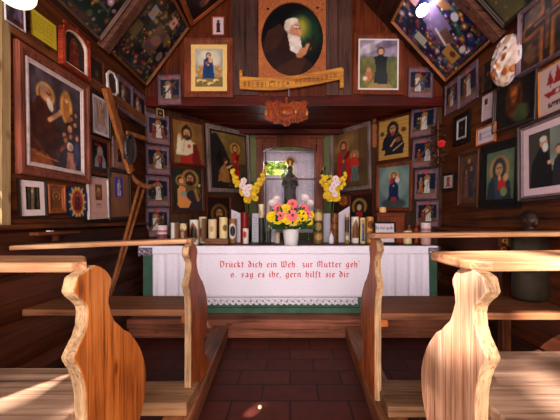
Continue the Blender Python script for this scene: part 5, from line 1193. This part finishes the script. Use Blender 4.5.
# curly gilt carving under the right shelf board
d=1.98; r.scale=(.66,.66,.66)
d=1.93; r=root('carved_gilt_ornament','curly orange gilt carving standing below the farther right shelf board','carving',(X_(508,d)-.01,d+.02,.0)); mb=MB(); zc=HC-(246-220)/F*d
MB().box(-.03,.03,-.02,.02,0,zc+.06).build('post','wallwoodz',r); 
for k in range(8): scroll(mb,(-1)**k*.014,zc-.16+k*.028,.02,1.0,(-1)**k,k,0)
o=mb.build('scrolls','gold',r,smooth=True); o.data.transform(Matrix.Rotation(math.pi/2,4,'X')); o.location=(0,-.018,0)
# white scrap on small left shelf
r=root('side_shelf','small dark shelf strip on the lower left log wall','shelf',(WL+.045,1.72,.955)); MB().box(0,.05,-.16,.16,-.01,.008).build('board','wallwood',r,bevel=.003); MB().box(0,.03,-.01,.01,-.05,-.01).build('bracket','wallwood',r)
o=MB().box(-.012,.012,-.012,.012,0,.006).build('paper_scrap','card',None); o.location=(WL+.075,1.66,.964); tag(o,'tiny white scrap lying on the side shelf','paper')
# lamps
lp=Vector((X_(15.5,1.2),1.2,HC-(-8-PY0)/F*1.2)); r=root('hanging_lamp','round milk-white lamp hanging at the upper left','lamp',tuple(lp-Vector((0,0,.058))))
zr=ZE+SL*(lp.x-WL)-.02-lp.z+.058
MB().ball((0,0,.058),.062,14,(1.12,1.12,.92)).build('globe','globe',r,smooth=True); MB().lathe([(.02,.112),(.026,.118),(.022,.15),(.008,.16)],n=16).build('cap','brass',r); MB().tube([(0,0,.155),(0,0,zr)],.003,6).build('cord','blackmetal',r)
# bare bulb on right ceiling panel
cpt=PSR.hit(425,8,.06); r=root('light_bulb','small glaring bulb in front of the far right painted ceiling panel','lamp',cpt-PSR.n*.06+PSR.n*.036)
ax=PSR.n; 
MB().lathe([(.02,0),(.02,.012),(.014,.02)],n=16).build('socket','brass',r).rotation_euler=ax.to_track_quat('Z','Y').to_euler()
b_=MB().ball((0,0,.05),.042,10,(1,1,1.25)).build('bulb','bulb',r,smooth=True); b_.rotation_euler=ax.to_track_quat('Z','Y').to_euler()
# leafy tree outside, between the low sun and the open entrance
rs=random.Random(21); mb=MB(); cl_=[(rs.uniform(-6.2,-2.2),-4.6+rs.uniform(-.8,.8),rs.uniform(3.4,7.2),rs.uniform(.3,.6)) for k in range(30)]
def lf_(r):
    c=r.choice(cl_); return (c[0]+r.gauss(0,c[3]*.6),c[1]+r.gauss(0,c[3]*.6),c[2]+r.gauss(0,c[3]*.6))
foliage(mb,420,lf_,.12,.24,rs)
rt=root('shade_tree','leafy tree standing outside behind the open entrance','tree',(-4.2,-4.6,-.1)); o=mb.build('foliage','leaf',rt); o.data.transform(Matrix.Translation(-Vector(rt.location)))
MB().tube([(0,0,0),(.05,.05,2),(0,0,5),(.1,0,6.5)],[.2,.16,.12,.04],10).build('trunk','plainwood',rt)
# ================================================================ LIGHT, CAMERA
cam=bpy.data.cameras.new('camera'); co=bpy.data.objects.new('camera',cam); COL.objects.link(co); SC.camera=co
cam.sensor_width=36; cam.sensor_fit='HORIZONTAL'; cam.lens=F/560*36; cam.clip_start=.01
co.location=(0,0,HC); co.rotation_euler=(math.pi/2,0,0); cam.shift_x=-10/560; cam.shift_y=10/560
sun=bpy.data.lights.new('sun','SUN'); so=bpy.data.objects.new('sun',sun); COL.objects.link(so); sun.energy=30; sun.angle=.012; sun.color=(1,.93,.86)
dirv=Vector((.55,.83,0)).normalized()*math.cos(math.radians(38))+Vector((0,0,-math.sin(math.radians(38)))); so.rotation_euler=dirv.to_track_quat('-Z','Y').to_euler()
def area(name,loc,sx,sy,rot,e,c=(1,1,1)):
    l=bpy.data.lights.new(name,'AREA'); l.shape='RECTANGLE'; l.size=sx; l.size_y=sy; l.energy=e; l.color=c
    o=bpy.data.objects.new(name,l); COL.objects.link(o); o.location=loc; o.rotation_euler=rot; return o
area('entrance_daylight',(-.1,YR-.05,1.5),2.2,2.2,(math.radians(90),0,0),150,(1,.91,.84))
area('niche_daylight',(-.1,RD+.06,1.75),.5,.3,(math.radians(-90),0,0),7.0,(.95,.97,1))
w=bpy.data.worlds.new('world'); SC.world=w; w.use_nodes=True; nt=w.node_tree; bg=nt.nodes['Background']
bg.inputs['Color'].default_value=(.80,.88,1,1); bg.inputs['Strength'].default_value=.6
SC.view_settings.view_transform='Standard'; SC.view_settings.look='None'; SC.view_settings.gamma=1; SC.view_settings.exposure=.10
try: SC.view_settings.use_curve_mapping=False
except: pass
SC.cycles.max_bounces=6
